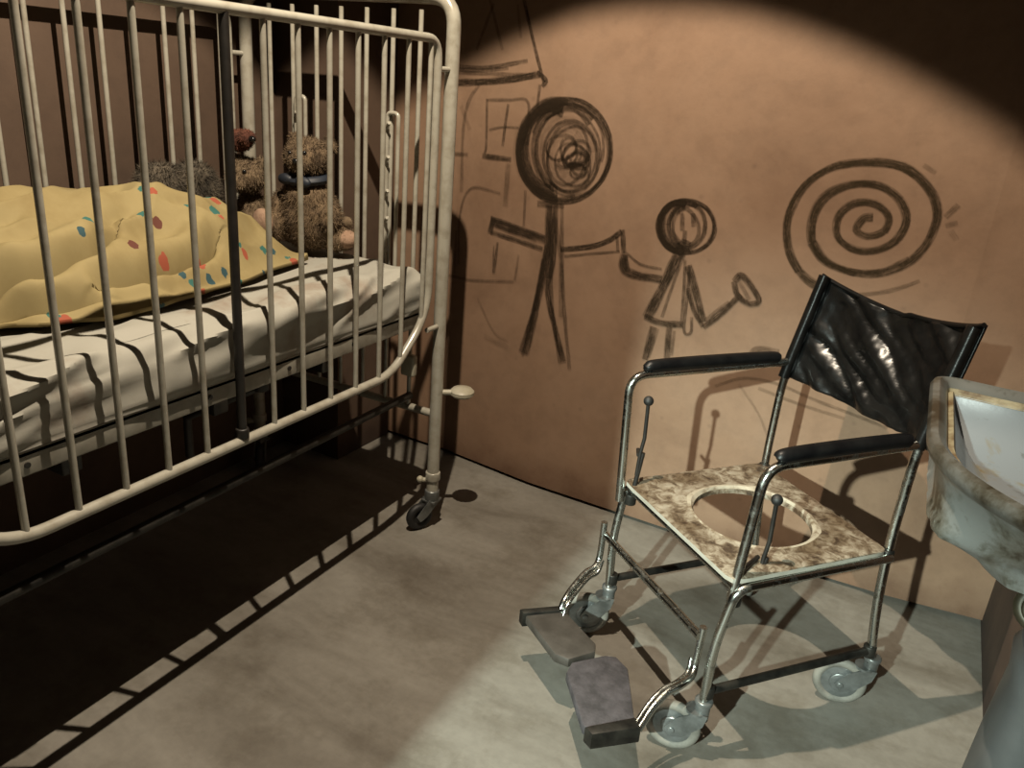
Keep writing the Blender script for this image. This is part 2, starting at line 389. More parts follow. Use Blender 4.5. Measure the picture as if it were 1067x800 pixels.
# ---------------------------------------------------------------- charcoal drawings on the back wall (x, z on the wall)
STROKES = {"house":[[[[-1.3,1.645],[-1.262,1.55],[-1.228,1.469],[-1.195,1.397]],0.0109,0.75],
[[[-1.224,1.427],[-1.189,1.404],[-1.201,1.386]],0.0124,0.8],
[[[-1.554,1.425],[-1.412,1.43],[-1.263,1.458]],0.0124,0.6],
[[[-1.553,1.407],[-1.391,1.411],[-1.241,1.417]],0.0124,0.45],
[[[-1.553,1.416],[-1.45,1.419],[-1.335,1.432]],0.0124,0.5],
[[[-1.551,1.374],[-1.428,1.385],[-1.313,1.401],[-1.212,1.422]],0.0186,1],
[[[-1.209,1.391],[-1.213,1.322]],0.0093,0.55],
[[[-1.447,1.375],[-1.487,1.321],[-1.505,1.226],[-1.499,1.017]],0.0124,0.35],
[[[-1.409,1.621],[-1.467,1.48]],0.0093,0.4],
[[[-1.425,1.63],[-1.363,1.485]],0.0093,0.4],
[[[-1.316,1.618],[-1.295,1.522]],0.0093,0.3],
[[[-1.412,1.333],[-1.404,1.189],[-1.409,1.157]],0.0093,0.55],
[[[-1.415,1.329],[-1.326,1.336],[-1.247,1.333],[-1.252,1.199]],0.0093,0.5],
[[[-1.325,1.324],[-1.331,1.264],[-1.336,1.19]],0.0093,0.6],
[[[-1.396,1.237],[-1.338,1.251],[-1.277,1.254]],0.0077,0.55],
[[[-1.417,1.15],[-1.357,1.151],[-1.298,1.152]],0.0155,0.85],
[[[-1.552,1.142],[-1.479,1.147]],0.0124,0.55],
[[[-1.519,1.303],[-1.476,1.229]],0.0155,0.2],
[[[-1.308,1.138],[-1.307,0.996]],0.0186,0.35],
[[[-1.231,1.061],[-1.226,0.941]],0.0093,0.45],
[[[-1.494,0.762],[-1.498,0.944],[-1.454,1.037],[-1.331,1.037]],0.0093,0.45],
[[[-1.511,0.88],[-1.51,0.723]],0.0093,0.4],
[[[-1.328,0.871],[-1.335,0.761]],0.0109,0.6],
[[[-1.343,0.858],[-1.339,0.76]],0.0062,0.5],
[[[-1.544,0.713],[-1.438,0.716],[-1.248,0.748]],0.0093,0.5],
[[[-1.237,0.844],[-1.244,0.752]],0.0093,0.35],
[[[-1.399,0.657],[-1.317,0.55],[-1.252,0.527]],0.0093,0.22],
[[[-1.358,0.522],[-1.25,0.506]],0.0186,0.2]],
"adult":[[[[-1.108,1.065],[-1.118,1.064],[-1.129,1.063],[-1.14,1.063],[-1.15,1.064],[-1.161,1.066],[-1.171,1.069],[-1.182,1.072],[-1.192,1.077],[-1.201,1.083],[-1.211,1.09],[-1.219,1.098],[-1.228,1.106],[-1.235,1.115],[-1.242,1.125],[-1.247,1.136],[-1.252,1.147],[-1.256,1.159],[-1.259,1.171],[-1.261,1.183],[-1.262,1.196],[-1.261,1.208],[-1.26,1.22],[-1.257,1.232],[-1.254,1.244],[-1.249,1.255],[-1.244,1.265],[-1.238,1.275],[-1.231,1.284],[-1.224,1.292],[-1.215,1.3],[-1.207,1.306],[-1.198,1.312],[-1.188,1.317],[-1.178,1.321],[-1.168,1.324],[-1.158,1.326],[-1.148,1.327],[-1.138,1.327],[-1.128,1.327],[-1.117,1.325]],0.0496,0.34],
[[[-0.94,1.218],[-0.939,1.194],[-0.943,1.171],[-0.95,1.148],[-0.96,1.126],[-0.974,1.106],[-0.99,1.087],[-1.009,1.071],[-1.031,1.058],[-1.055,1.048],[-1.081,1.041],[-1.107,1.038],[-1.135,1.04],[-1.163,1.045],[-1.19,1.055],[-1.214,1.069],[-1.235,1.087],[-1.252,1.108],[-1.265,1.131],[-1.273,1.156],[-1.277,1.182],[-1.276,1.207],[-1.271,1.232],[-1.261,1.256],[-1.248,1.278],[-1.232,1.298],[-1.213,1.315],[-1.191,1.33],[-1.168,1.342],[-1.142,1.351],[-1.116,1.355],[-1.09,1.356],[-1.065,1.354],[-1.04,1.347],[-1.017,1.336],[-0.996,1.323],[-0.978,1.306],[-0.963,1.286],[-0.951,1.265],[-0.944,1.242],[-0.94,1.218]],0.0124,0.9],
[[[-0.943,1.215],[-0.942,1.192],[-0.946,1.169],[-0.953,1.147],[-0.963,1.126],[-0.977,1.108],[-0.993,1.091],[-1.012,1.076],[-1.032,1.065],[-1.055,1.056],[-1.078,1.05],[-1.103,1.048],[-1.128,1.05],[-1.154,1.054],[-1.179,1.063],[-1.201,1.076],[-1.222,1.091],[-1.239,1.111],[-1.252,1.132],[-1.26,1.155],[-1.265,1.18],[-1.264,1.204],[-1.259,1.228],[-1.25,1.251],[-1.237,1.272],[-1.221,1.291],[-1.202,1.307],[-1.181,1.32],[-1.159,1.33],[-1.135,1.338],[-1.111,1.342],[-1.087,1.343],[-1.064,1.34],[-1.041,1.334],[-1.02,1.325],[-1.0,1.313],[-0.982,1.297],[-0.967,1.279],[-0.955,1.259],[-0.947,1.238],[-0.943,1.215]],0.0093,0.7],
[[[-1.045,1.068],[-1.059,1.061],[-1.074,1.055],[-1.089,1.051],[-1.105,1.049],[-1.121,1.049],[-1.138,1.05],[-1.155,1.054],[-1.171,1.059],[-1.187,1.066],[-1.201,1.075],[-1.215,1.086],[-1.226,1.098],[-1.237,1.112],[-1.245,1.126],[-1.252,1.142],[-1.257,1.157],[-1.26,1.174],[-1.261,1.19],[-1.26,1.206],[-1.258,1.222],[-1.254,1.238],[-1.248,1.253],[-1.241,1.267],[-1.232,1.281],[-1.223,1.293],[-1.211,1.305],[-1.199,1.315],[-1.186,1.324],[-1.172,1.331],[-1.157,1.337],[-1.141,1.342],[-1.125,1.344],[-1.109,1.345],[-1.094,1.344],[-1.079,1.342],[-1.064,1.337],[-1.05,1.331],[-1.036,1.323],[-1.024,1.314],[-1.012,1.304]],0.0155,0.6],
[[[-1.106,1.055],[-1.119,1.053],[-1.132,1.052],[-1.145,1.053],[-1.158,1.055],[-1.171,1.058],[-1.183,1.063],[-1.195,1.068],[-1.206,1.075],[-1.217,1.082],[-1.227,1.091],[-1.236,1.1],[-1.244,1.111],[-1.252,1.121],[-1.258,1.133],[-1.263,1.145],[-1.267,1.157],[-1.27,1.17],[-1.272,1.182],[-1.272,1.195],[-1.272,1.208],[-1.271,1.22],[-1.268,1.233],[-1.265,1.245],[-1.261,1.256],[-1.256,1.268],[-1.25,1.278],[-1.243,1.289],[-1.235,1.298],[-1.227,1.307],[-1.218,1.316],[-1.208,1.323],[-1.197,1.33],[-1.186,1.336],[-1.175,1.341],[-1.163,1.345],[-1.151,1.347],[-1.139,1.349],[-1.127,1.35],[-1.114,1.35],[-1.102,1.348]],0.0217,0.8],
[[[-1.118,1.062],[-1.129,1.061],[-1.14,1.062],[-1.15,1.063],[-1.161,1.065],[-1.171,1.068],[-1.182,1.073],[-1.191,1.077],[-1.201,1.083],[-1.21,1.09],[-1.219,1.097],[-1.227,1.105],[-1.234,1.114],[-1.241,1.123],[-1.247,1.133],[-1.252,1.144],[-1.256,1.155],[-1.26,1.166],[-1.262,1.178],[-1.264,1.189],[-1.264,1.201],[-1.264,1.213],[-1.262,1.225],[-1.26,1.237],[-1.256,1.248],[-1.252,1.259],[-1.246,1.269],[-1.24,1.279],[-1.233,1.288],[-1.225,1.296],[-1.217,1.303],[-1.208,1.31],[-1.199,1.315],[-1.189,1.32],[-1.179,1.323],[-1.168,1.326],[-1.158,1.328],[-1.147,1.329],[-1.137,1.329],[-1.127,1.328],[-1.116,1.326]],0.0217,0.75],
[[[-1.123,1.076],[-1.132,1.075],[-1.141,1.076],[-1.15,1.077],[-1.159,1.08],[-1.168,1.083],[-1.176,1.087],[-1.184,1.092],[-1.192,1.098],[-1.2,1.104],[-1.207,1.111],[-1.213,1.119],[-1.22,1.127],[-1.225,1.136],[-1.23,1.145],[-1.234,1.155],[-1.238,1.165],[-1.241,1.175],[-1.243,1.186],[-1.245,1.197],[-1.245,1.208],[-1.245,1.219],[-1.244,1.23],[-1.242,1.241],[-1.24,1.251],[-1.236,1.261],[-1.232,1.271],[-1.227,1.28],[-1.221,1.288],[-1.215,1.296],[-1.208,1.303],[-1.201,1.309],[-1.193,1.314],[-1.185,1.318],[-1.177,1.322],[-1.168,1.324],[-1.16,1.326],[-1.151,1.326],[-1.142,1.326],[-1.133,1.325],[-1.125,1.323]],0.0217,0.7],
[[[-1.132,1.089],[-1.14,1.091],[-1.146,1.093],[-1.153,1.096],[-1.16,1.1],[-1.166,1.104],[-1.173,1.109],[-1.178,1.115],[-1.184,1.122],[-1.189,1.129],[-1.193,1.136],[-1.198,1.144],[-1.201,1.152],[-1.205,1.16],[-1.207,1.169],[-1.21,1.178],[-1.211,1.187],[-1.213,1.196],[-1.213,1.205],[-1.213,1.215],[-1.213,1.224],[-1.212,1.233],[-1.211,1.242],[-1.209,1.25],[-1.206,1.258],[-1.203,1.266],[-1.199,1.274],[-1.195,1.281],[-1.191,1.288],[-1.186,1.294],[-1.18,1.299],[-1.174,1.304],[-1.168,1.307],[-1.162,1.311],[-1.155,1.313],[-1.149,1.314],[-1.142,1.315],[-1.135,1.315],[-1.128,1.314],[-1.121,1.312],[-1.114,1.31]],0.0186,0.6],
[[[-1.24,1.204],[-1.241,1.212],[-1.241,1.22],[-1.24,1.229],[-1.239,1.237],[-1.237,1.245],[-1.235,1.253],[-1.232,1.261],[-1.228,1.268],[-1.224,1.275],[-1.22,1.282],[-1.215,1.289],[-1.21,1.295],[-1.204,1.301],[-1.198,1.306],[-1.192,1.311],[-1.186,1.315],[-1.179,1.319],[-1.172,1.323],[-1.165,1.326],[-1.158,1.329],[-1.15,1.331],[-1.143,1.333],[-1.135,1.334],[-1.128,1.335],[-1.12,1.335],[-1.112,1.335],[-1.105,1.334],[-1.098,1.333],[-1.091,1.332],[-1.084,1.33],[-1.077,1.328],[-1.07,1.325],[-1.063,1.322],[-1.057,1.318],[-1.05,1.314],[-1.044,1.309],[-1.038,1.304],[-1.033,1.299],[-1.028,1.293],[-1.023,1.287]],0.0155,0.6],
[[[-0.949,1.214],[-0.948,1.193],[-0.95,1.172],[-0.955,1.151],[-0.963,1.132],[-0.974,1.115],[-0.987,1.099],[-1.002,1.087],[-1.019,1.077],[-1.037,1.07],[-1.056,1.066],[-1.075,1.065],[-1.095,1.067],[-1.114,1.073],[-1.133,1.081],[-1.151,1.093],[-1.168,1.107],[-1.181,1.124],[-1.193,1.143],[-1.2,1.164],[-1.205,1.186],[-1.205,1.209],[-1.202,1.231],[-1.196,1.252],[-1.186,1.271],[-1.173,1.288],[-1.159,1.303],[-1.142,1.315],[-1.124,1.323],[-1.105,1.329],[-1.087,1.332],[-1.068,1.332],[-1.049,1.329],[-1.031,1.323],[-1.014,1.315],[-0.998,1.303],[-0.984,1.289],[-0.971,1.273],[-0.961,1.255],[-0.954,1.235],[-0.949,1.214]],0.0081,0.55],
[[[-0.975,1.214],[-0.973,1.196],[-0.974,1.177],[-0.978,1.158],[-0.984,1.141],[-0.993,1.124],[-1.005,1.11],[-1.018,1.098],[-1.034,1.088],[-1.05,1.082],[-1.068,1.079],[-1.085,1.079],[-1.103,1.082],[-1.12,1.088],[-1.137,1.097],[-1.152,1.108],[-1.166,1.121],[-1.177,1.136],[-1.187,1.153],[-1.194,1.171],[-1.198,1.19],[-1.199,1.21],[-1.198,1.229],[-1.193,1.248],[-1.185,1.266],[-1.175,1.282],[-1.162,1.296],[-1.147,1.307],[-1.13,1.316],[-1.113,1.321],[-1.096,1.323],[-1.078,1.323],[-1.062,1.319],[-1.045,1.313],[-1.03,1.304],[-1.017,1.293],[-1.005,1.28],[-0.994,1.266],[-0.985,1.25],[-0.979,1.233],[-0.975,1.214]],0.0081,0.5],
[[[-1.221,1.245],[-1.217,1.255],[-1.213,1.265],[-1.208,1.274],[-1.203,1.282],[-1.196,1.291],[-1.19,1.298],[-1.182,1.305],[-1.174,1.312],[-1.166,1.318],[-1.158,1.323],[-1.148,1.328],[-1.139,1.332],[-1.129,1.336],[-1.12,1.338],[-1.11,1.34],[-1.1,1.341],[-1.09,1.342],[-1.08,1.342],[-1.07,1.34],[-1.061,1.339],[-1.051,1.336],[-1.042,1.332],[-1.033,1.328],[-1.024,1.323],[-1.016,1.318],[-1.008,1.311],[-1.0,1.304],[-0.994,1.297],[-0.988,1.289],[-0.982,1.28],[-0.977,1.271],[-0.973,1.262],[-0.97,1.252],[-0.968,1.242],[-0.966,1.232],[-0.965,1.222],[-0.965,1.212],[-0.965,1.202],[-0.967,1.192],[-0.969,1.183]],0.0093,0.5],
[[[-0.98,1.197],[-0.978,1.181],[-0.979,1.165],[-0.981,1.15],[-0.986,1.134],[-0.993,1.12],[-1.003,1.106],[-1.015,1.094],[-1.029,1.085],[-1.044,1.079],[-1.06,1.075],[-1.077,1.075],[-1.094,1.079],[-1.109,1.085],[-1.124,1.093],[-1.137,1.104],[-1.148,1.116],[-1.158,1.13],[-1.165,1.144],[-1.17,1.159],[-1.173,1.175],[-1.174,1.191],[-1.173,1.207],[-1.17,1.223],[-1.164,1.239],[-1.156,1.253],[-1.145,1.266],[-1.132,1.278],[-1.117,1.286],[-1.102,1.292],[-1.086,1.294],[-1.069,1.294],[-1.053,1.29],[-1.039,1.284],[-1.025,1.275],[-1.013,1.265],[-1.003,1.253],[-0.995,1.24],[-0.988,1.226],[-0.983,1.212],[-0.98,1.197]],0.0093,0.55],
[[[-0.986,1.19],[-0.987,1.175],[-0.989,1.16],[-0.994,1.146],[-1.0,1.134],[-1.007,1.122],[-1.015,1.112],[-1.024,1.102],[-1.035,1.094],[-1.046,1.088],[-1.058,1.083],[-1.071,1.08],[-1.085,1.08],[-1.099,1.083],[-1.112,1.089],[-1.125,1.097],[-1.137,1.109],[-1.146,1.123],[-1.153,1.138],[-1.157,1.154],[-1.158,1.171],[-1.156,1.187],[-1.153,1.202],[-1.148,1.216],[-1.141,1.229],[-1.133,1.24],[-1.124,1.25],[-1.114,1.259],[-1.103,1.266],[-1.092,1.272],[-1.08,1.277],[-1.067,1.279],[-1.054,1.278],[-1.041,1.275],[-1.028,1.269],[-1.016,1.261],[-1.006,1.25],[-0.997,1.236],[-0.991,1.222],[-0.987,1.206],[-0.986,1.19]],0.0081,0.6],
[[[-1.016,1.201],[-1.017,1.189],[-1.019,1.177],[-1.022,1.165],[-1.025,1.154],[-1.03,1.142],[-1.036,1.132],[-1.043,1.122],[-1.052,1.113],[-1.062,1.105],[-1.074,1.1],[-1.086,1.098],[-1.099,1.099],[-1.112,1.103],[-1.124,1.11],[-1.135,1.12],[-1.143,1.132],[-1.15,1.145],[-1.154,1.159],[-1.156,1.172],[-1.156,1.186],[-1.155,1.199],[-1.153,1.211],[-1.15,1.223],[-1.145,1.234],[-1.14,1.245],[-1.134,1.256],[-1.126,1.266],[-1.117,1.274],[-1.106,1.281],[-1.095,1.285],[-1.082,1.287],[-1.07,1.286],[-1.058,1.282],[-1.046,1.275],[-1.037,1.265],[-1.029,1.254],[-1.023,1.241],[-1.019,1.228],[-1.017,1.214],[-1.016,1.201]],0.0093,0.5],
[[[-1.004,1.171],[-1.002,1.159],[-1.002,1.147],[-1.005,1.136],[-1.009,1.125],[-1.015,1.116],[-1.023,1.109],[-1.031,1.104],[-1.039,1.101],[-1.048,1.099],[-1.056,1.099],[-1.065,1.1],[-1.073,1.102],[-1.081,1.104],[-1.089,1.108],[-1.096,1.112],[-1.104,1.118],[-1.111,1.126],[-1.118,1.135],[-1.123,1.145],[-1.126,1.157],[-1.128,1.169],[-1.127,1.181],[-1.124,1.192],[-1.119,1.203],[-1.113,1.211],[-1.105,1.218],[-1.097,1.223],[-1.088,1.226],[-1.08,1.228],[-1.071,1.228],[-1.063,1.227],[-1.055,1.225],[-1.047,1.222],[-1.04,1.219],[-1.032,1.214],[-1.025,1.208],[-1.018,1.201],[-1.012,1.192],[-1.007,1.182],[-1.004,1.171]],0.0081,0.55],
[[[-1.019,1.204],[-1.019,1.191],[-1.02,1.179],[-1.023,1.167],[-1.028,1.156],[-1.034,1.145],[-1.041,1.136],[-1.05,1.128],[-1.06,1.121],[-1.07,1.116],[-1.082,1.113],[-1.094,1.112],[-1.106,1.114],[-1.118,1.117],[-1.129,1.123],[-1.14,1.131],[-1.149,1.14],[-1.156,1.151],[-1.162,1.162],[-1.166,1.175],[-1.168,1.188],[-1.168,1.2],[-1.166,1.213],[-1.163,1.225],[-1.158,1.237],[-1.151,1.247],[-1.143,1.256],[-1.134,1.264],[-1.123,1.271],[-1.112,1.275],[-1.1,1.278],[-1.089,1.278],[-1.077,1.276],[-1.066,1.272],[-1.055,1.267],[-1.046,1.259],[-1.037,1.25],[-1.03,1.24],[-1.025,1.228],[-1.021,1.216],[-1.019,1.204]],0.0682,0.22],
[[[-1.099,1.207],[-1.096,1.211],[-1.092,1.215],[-1.088,1.218],[-1.083,1.221],[-1.078,1.223],[-1.073,1.224],[-1.067,1.224],[-1.062,1.225],[-1.057,1.224],[-1.052,1.223],[-1.048,1.222],[-1.044,1.221],[-1.04,1.219],[-1.036,1.217],[-1.033,1.215],[-1.029,1.214],[-1.026,1.212],[-1.023,1.209],[-1.019,1.207],[-1.016,1.204],[-1.013,1.201],[-1.011,1.198],[-1.008,1.194],[-1.006,1.19],[-1.005,1.186],[-1.005,1.181],[-1.006,1.177],[-1.007,1.172],[-1.009,1.168],[-1.012,1.164],[-1.016,1.16],[-1.021,1.157],[-1.026,1.155],[-1.031,1.154],[-1.036,1.153],[-1.041,1.152],[-1.047,1.152],[-1.052,1.153],[-1.056,1.154],[-1.06,1.155]],0.0064,0.5395575615717043],
[[[-1.09,1.16],[-1.096,1.168],[-1.1,1.176],[-1.101,1.185],[-1.1,1.194],[-1.097,1.202],[-1.092,1.209],[-1.087,1.215],[-1.082,1.22],[-1.076,1.224],[-1.07,1.228],[-1.064,1.232],[-1.057,1.235],[-1.049,1.237],[-1.04,1.238],[-1.031,1.236],[-1.023,1.232],[-1.016,1.226],[-1.011,1.218],[-1.008,1.21],[-1.008,1.201],[-1.01,1.192],[-1.013,1.185],[-1.018,1.178],[-1.023,1.173],[-1.028,1.168],[-1.034,1.164],[-1.04,1.16],[-1.047,1.156],[-1.054,1.153],[-1.063,1.152],[-1.072,1.152],[-1.081,1.154],[-1.089,1.159],[-1.095,1.166],[-1.1,1.175],[-1.101,1.184],[-1.1,1.193],[-1.097,1.201],[-1.093,1.208],[-1.088,1.214]],0.0089,0.5802746668959686],
[[[-1.066,1.131],[-1.068,1.135],[-1.069,1.139],[-1.069,1.143],[-1.068,1.147],[-1.066,1.151],[-1.064,1.154],[-1.061,1.156],[-1.057,1.158],[-1.054,1.159],[-1.051,1.16],[-1.048,1.161],[-1.044,1.162],[-1.041,1.163],[-1.038,1.163],[-1.034,1.163],[-1.03,1.162],[-1.026,1.161],[-1.023,1.158],[-1.02,1.156],[-1.018,1.152],[-1.016,1.148],[-1.016,1.144],[-1.017,1.14],[-1.019,1.136],[-1.022,1.133],[-1.025,1.131],[-1.028,1.129],[-1.032,1.128],[-1.035,1.127],[-1.038,1.126],[-1.041,1.125],[-1.045,1.125],[-1.048,1.124],[-1.052,1.124],[-1.056,1.125],[-1.06,1.127],[-1.063,1.129],[-1.066,1.132],[-1.068,1.136],[-1.069,1.14]],0.007,0.5913700347245507],
[[[-1.1,1.237],[-1.095,1.24],[-1.09,1.242],[-1.084,1.242],[-1.079,1.241],[-1.074,1.238],[-1.069,1.235],[-1.065,1.231],[-1.062,1.227],[-1.06,1.222],[-1.058,1.218],[-1.056,1.214],[-1.055,1.209],[-1.054,1.205],[-1.053,1.2],[-1.052,1.195],[-1.052,1.19],[-1.053,1.184],[-1.055,1.179],[-1.058,1.174],[-1.062,1.169],[-1.067,1.166],[-1.072,1.164],[-1.078,1.164],[-1.084,1.165],[-1.089,1.167],[-1.093,1.171],[-1.097,1.174],[-1.1,1.179],[-1.103,1.183],[-1.105,1.188],[-1.106,1.192],[-1.108,1.196],[-1.109,1.201],[-1.11,1.206],[-1.111,1.211],[-1.11,1.216],[-1.11,1.222],[-1.108,1.227],[-1.105,1.232],[-1.101,1.236]],0.0084,0.5760504427119437],
[[[-1.07,1.188],[-1.068,1.194],[-1.065,1.199],[-1.062,1.202],[-1.058,1.205],[-1.054,1.206],[-1.051,1.207],[-1.047,1.207],[-1.044,1.207],[-1.041,1.206],[-1.037,1.205],[-1.034,1.204],[-1.03,1.202],[-1.026,1.2],[-1.023,1.196],[-1.019,1.191],[-1.016,1.185],[-1.014,1.178],[-1.013,1.171],[-1.012,1.164],[-1.013,1.157],[-1.015,1.15],[-1.017,1.145],[-1.02,1.14],[-1.024,1.137],[-1.027,1.136],[-1.031,1.135],[-1.035,1.134],[-1.038,1.134],[-1.041,1.135],[-1.045,1.135],[-1.048,1.136],[-1.052,1.138],[-1.056,1.14],[-1.059,1.143],[-1.063,1.148],[-1.066,1.153],[-1.069,1.16],[-1.071,1.167],[-1.071,1.174],[-1.071,1.182]],0.0098,0.5761739961280592],
[[[-1.031,1.175],[-1.035,1.172],[-1.04,1.169],[-1.046,1.167],[-1.051,1.165],[-1.058,1.163],[-1.065,1.162],[-1.072,1.163],[-1.079,1.165],[-1.084,1.169],[-1.087,1.174],[-1.087,1.179],[-1.085,1.184],[-1.08,1.188],[-1.076,1.191],[-1.07,1.194],[-1.065,1.196],[-1.06,1.198],[-1.054,1.2],[-1.047,1.201],[-1.039,1.201],[-1.032,1.199],[-1.027,1.196],[-1.024,1.191],[-1.023,1.186],[-1.025,1.181],[-1.028,1.177],[-1.033,1.173],[-1.038,1.17],[-1.043,1.168],[-1.049,1.166],[-1.055,1.164],[-1.061,1.163],[-1.069,1.162],[-1.076,1.164],[-1.082,1.167],[-1.086,1.171],[-1.087,1.176],[-1.086,1.182],[-1.082,1.186],[-1.078,1.19]],0.0094,0.5974515037303954],
[[[-1.06,1.204],[-1.066,1.195],[-1.074,1.188],[-1.083,1.183],[-1.092,1.179],[-1.101,1.176],[-1.11,1.174],[-1.121,1.173],[-1.133,1.173],[-1.144,1.177],[-1.155,1.184],[-1.162,1.193],[-1.164,1.205],[-1.162,1.216],[-1.157,1.227],[-1.148,1.234],[-1.139,1.24],[-1.129,1.244],[-1.12,1.247],[-1.11,1.249],[-1.101,1.251],[-1.09,1.25],[-1.079,1.248],[-1.069,1.242],[-1.061,1.233],[-1.057,1.222],[-1.058,1.21],[-1.062,1.2],[-1.069,1.192],[-1.078,1.185],[-1.087,1.181],[-1.096,1.178],[-1.105,1.175],[-1.114,1.173],[-1.126,1.173],[-1.138,1.174],[-1.149,1.179],[-1.158,1.188],[-1.163,1.198],[-1.164,1.21],[-1.16,1.221]],0.0064,0.5036331321329521],
[[[-1.081,1.156],[-1.079,1.159],[-1.076,1.162],[-1.074,1.164],[-1.071,1.166],[-1.068,1.167],[-1.065,1.169],[-1.062,1.169],[-1.059,1.17],[-1.056,1.17],[-1.053,1.17],[-1.051,1.17],[-1.048,1.17],[-1.045,1.17],[-1.043,1.169],[-1.04,1.169],[-1.038,1.169],[-1.035,1.168],[-1.032,1.167],[-1.029,1.166],[-1.027,1.165],[-1.024,1.164],[-1.021,1.162],[-1.018,1.16],[-1.015,1.157],[-1.013,1.155],[-1.011,1.151],[-1.008,1.148],[-1.007,1.144],[-1.005,1.14],[-1.004,1.136],[-1.003,1.131],[-1.003,1.127],[-1.003,1.123],[-1.003,1.118],[-1.004,1.114],[-1.006,1.11],[-1.008,1.106],[-1.01,1.103],[-1.012,1.1],[-1.015,1.097]],0.0074,0.369242676176353],
[[[-1.058,1.182],[-1.057,1.18],[-1.057,1.178],[-1.058,1.175],[-1.058,1.173],[-1.059,1.171],[-1.061,1.169],[-1.063,1.167],[-1.065,1.165],[-1.067,1.164],[-1.069,1.163],[-1.071,1.162],[-1.073,1.161],[-1.075,1.16],[-1.077,1.159],[-1.08,1.158],[-1.082,1.157],[-1.084,1.157],[-1.087,1.156],[-1.09,1.156],[-1.092,1.155],[-1.095,1.155],[-1.098,1.156],[-1.101,1.156],[-1.104,1.157],[-1.107,1.158],[-1.109,1.16],[-1.111,1.162],[-1.113,1.164],[-1.114,1.166],[-1.114,1.168],[-1.114,1.171],[-1.113,1.173],[-1.112,1.175],[-1.111,1.177],[-1.109,1.179],[-1.107,1.181],[-1.105,1.182],[-1.103,1.184],[-1.101,1.185],[-1.099,1.186]],0.0094,0.4284576299790229],
[[[-1.041,1.205],[-1.039,1.202],[-1.039,1.199],[-1.038,1.196],[-1.038,1.193],[-1.038,1.19],[-1.039,1.187],[-1.04,1.185],[-1.041,1.182],[-1.043,1.18],[-1.044,1.177],[-1.046,1.175],[-1.048,1.173],[-1.05,1.171],[-1.052,1.169],[-1.054,1.168],[-1.056,1.166],[-1.058,1.165],[-1.06,1.163],[-1.063,1.162],[-1.065,1.16],[-1.067,1.159],[-1.069,1.158],[-1.072,1.157],[-1.074,1.155],[-1.077,1.154],[-1.08,1.153],[-1.083,1.152],[-1.086,1.152],[-1.089,1.151],[-1.092,1.151],[-1.096,1.15],[-1.099,1.15],[-1.103,1.151],[-1.106,1.151],[-1.109,1.152],[-1.113,1.154],[-1.116,1.155],[-1.119,1.157],[-1.121,1.159],[-1.124,1.162]],0.0083,0.5050315338613155],
[[[-1.363,0.941],[-1.289,0.93],[-1.135,0.914]],0.0248,0.95],
[[[-1.364,0.951],[-1.23,0.934],[-1.14,0.92]],0.0124,0.7],
[[[-1.36,0.902],[-1.245,0.892],[-1.143,0.881]],0.0124,0.9],
[[[-1.352,0.953],[-1.363,0.898]],0.0186,0.9],
[[[-1.341,0.925],[-1.169,0.905]],0.0124,0.5],
[[[-1.133,1.031],[-1.124,0.881],[-1.144,0.712],[-1.175,0.503]],0.0248,0.85],
[[[-1.129,0.896],[-1.148,0.711],[-1.195,0.505]],0.0155,0.75],
[[[-1.139,0.846],[-1.16,0.64],[-1.186,0.493]],0.0124,0.5],
[[[-1.108,1.035],[-1.099,0.853],[-1.11,0.753],[-1.062,0.611],[-1.022,0.513]],0.0186,0.85],
[[[-1.123,0.976],[-1.085,0.691],[-1.035,0.503]],0.0124,0.55],
[[[-1.087,1.038],[-1.053,0.764],[-0.997,0.491]],0.0124,0.5],
[[[-1.11,0.994],[-1.071,0.858],[-1.05,0.665]],0.0155,0.4],
[[[-1.125,1.023],[-1.11,0.786]],0.0279,0.6],
[[[-1.078,0.889],[-0.973,0.916],[-0.91,0.947],[-0.872,0.981]],0.0155,0.95],
[[[-1.061,0.869],[-0.954,0.897],[-0.87,0.917]],0.0093,0.55],
[[[-0.87,0.987],[-0.857,0.916]],0.0139,0.85],
[[[-0.886,0.963],[-0.876,0.916]],0.0093,0.7],
[[[-1.181,1.024],[-1.08,1.032]],0.0186,0.6]],
"child":[[[[-0.672,0.968],[-0.677,0.966],[-0.681,0.965],[-0.686,0.965],[-0.691,0.965],[-0.696,0.965],[-0.701,0.966],[-0.705,0.968],[-0.71,0.97],[-0.714,0.973],[-0.718,0.976],[-0.722,0.979],[-0.725,0.983],[-0.729,0.987],[-0.731,0.991],[-0.734,0.996],[-0.736,1.001],[-0.738,1.005],[-0.739,1.011],[-0.74,1.016],[-0.74,1.021],[-0.741,1.026],[-0.74,1.031],[-0.74,1.036],[-0.739,1.041],[-0.737,1.046],[-0.735,1.051],[-0.733,1.055],[-0.731,1.059],[-0.728,1.063],[-0.725,1.067],[-0.721,1.07],[-0.717,1.073],[-0.713,1.076],[-0.709,1.078],[-0.705,1.079],[-0.7,1.081],[-0.695,1.081],[-0.691,1.081],[-0.686,1.081],[-0.681,1.08]],0.0372,0.3],
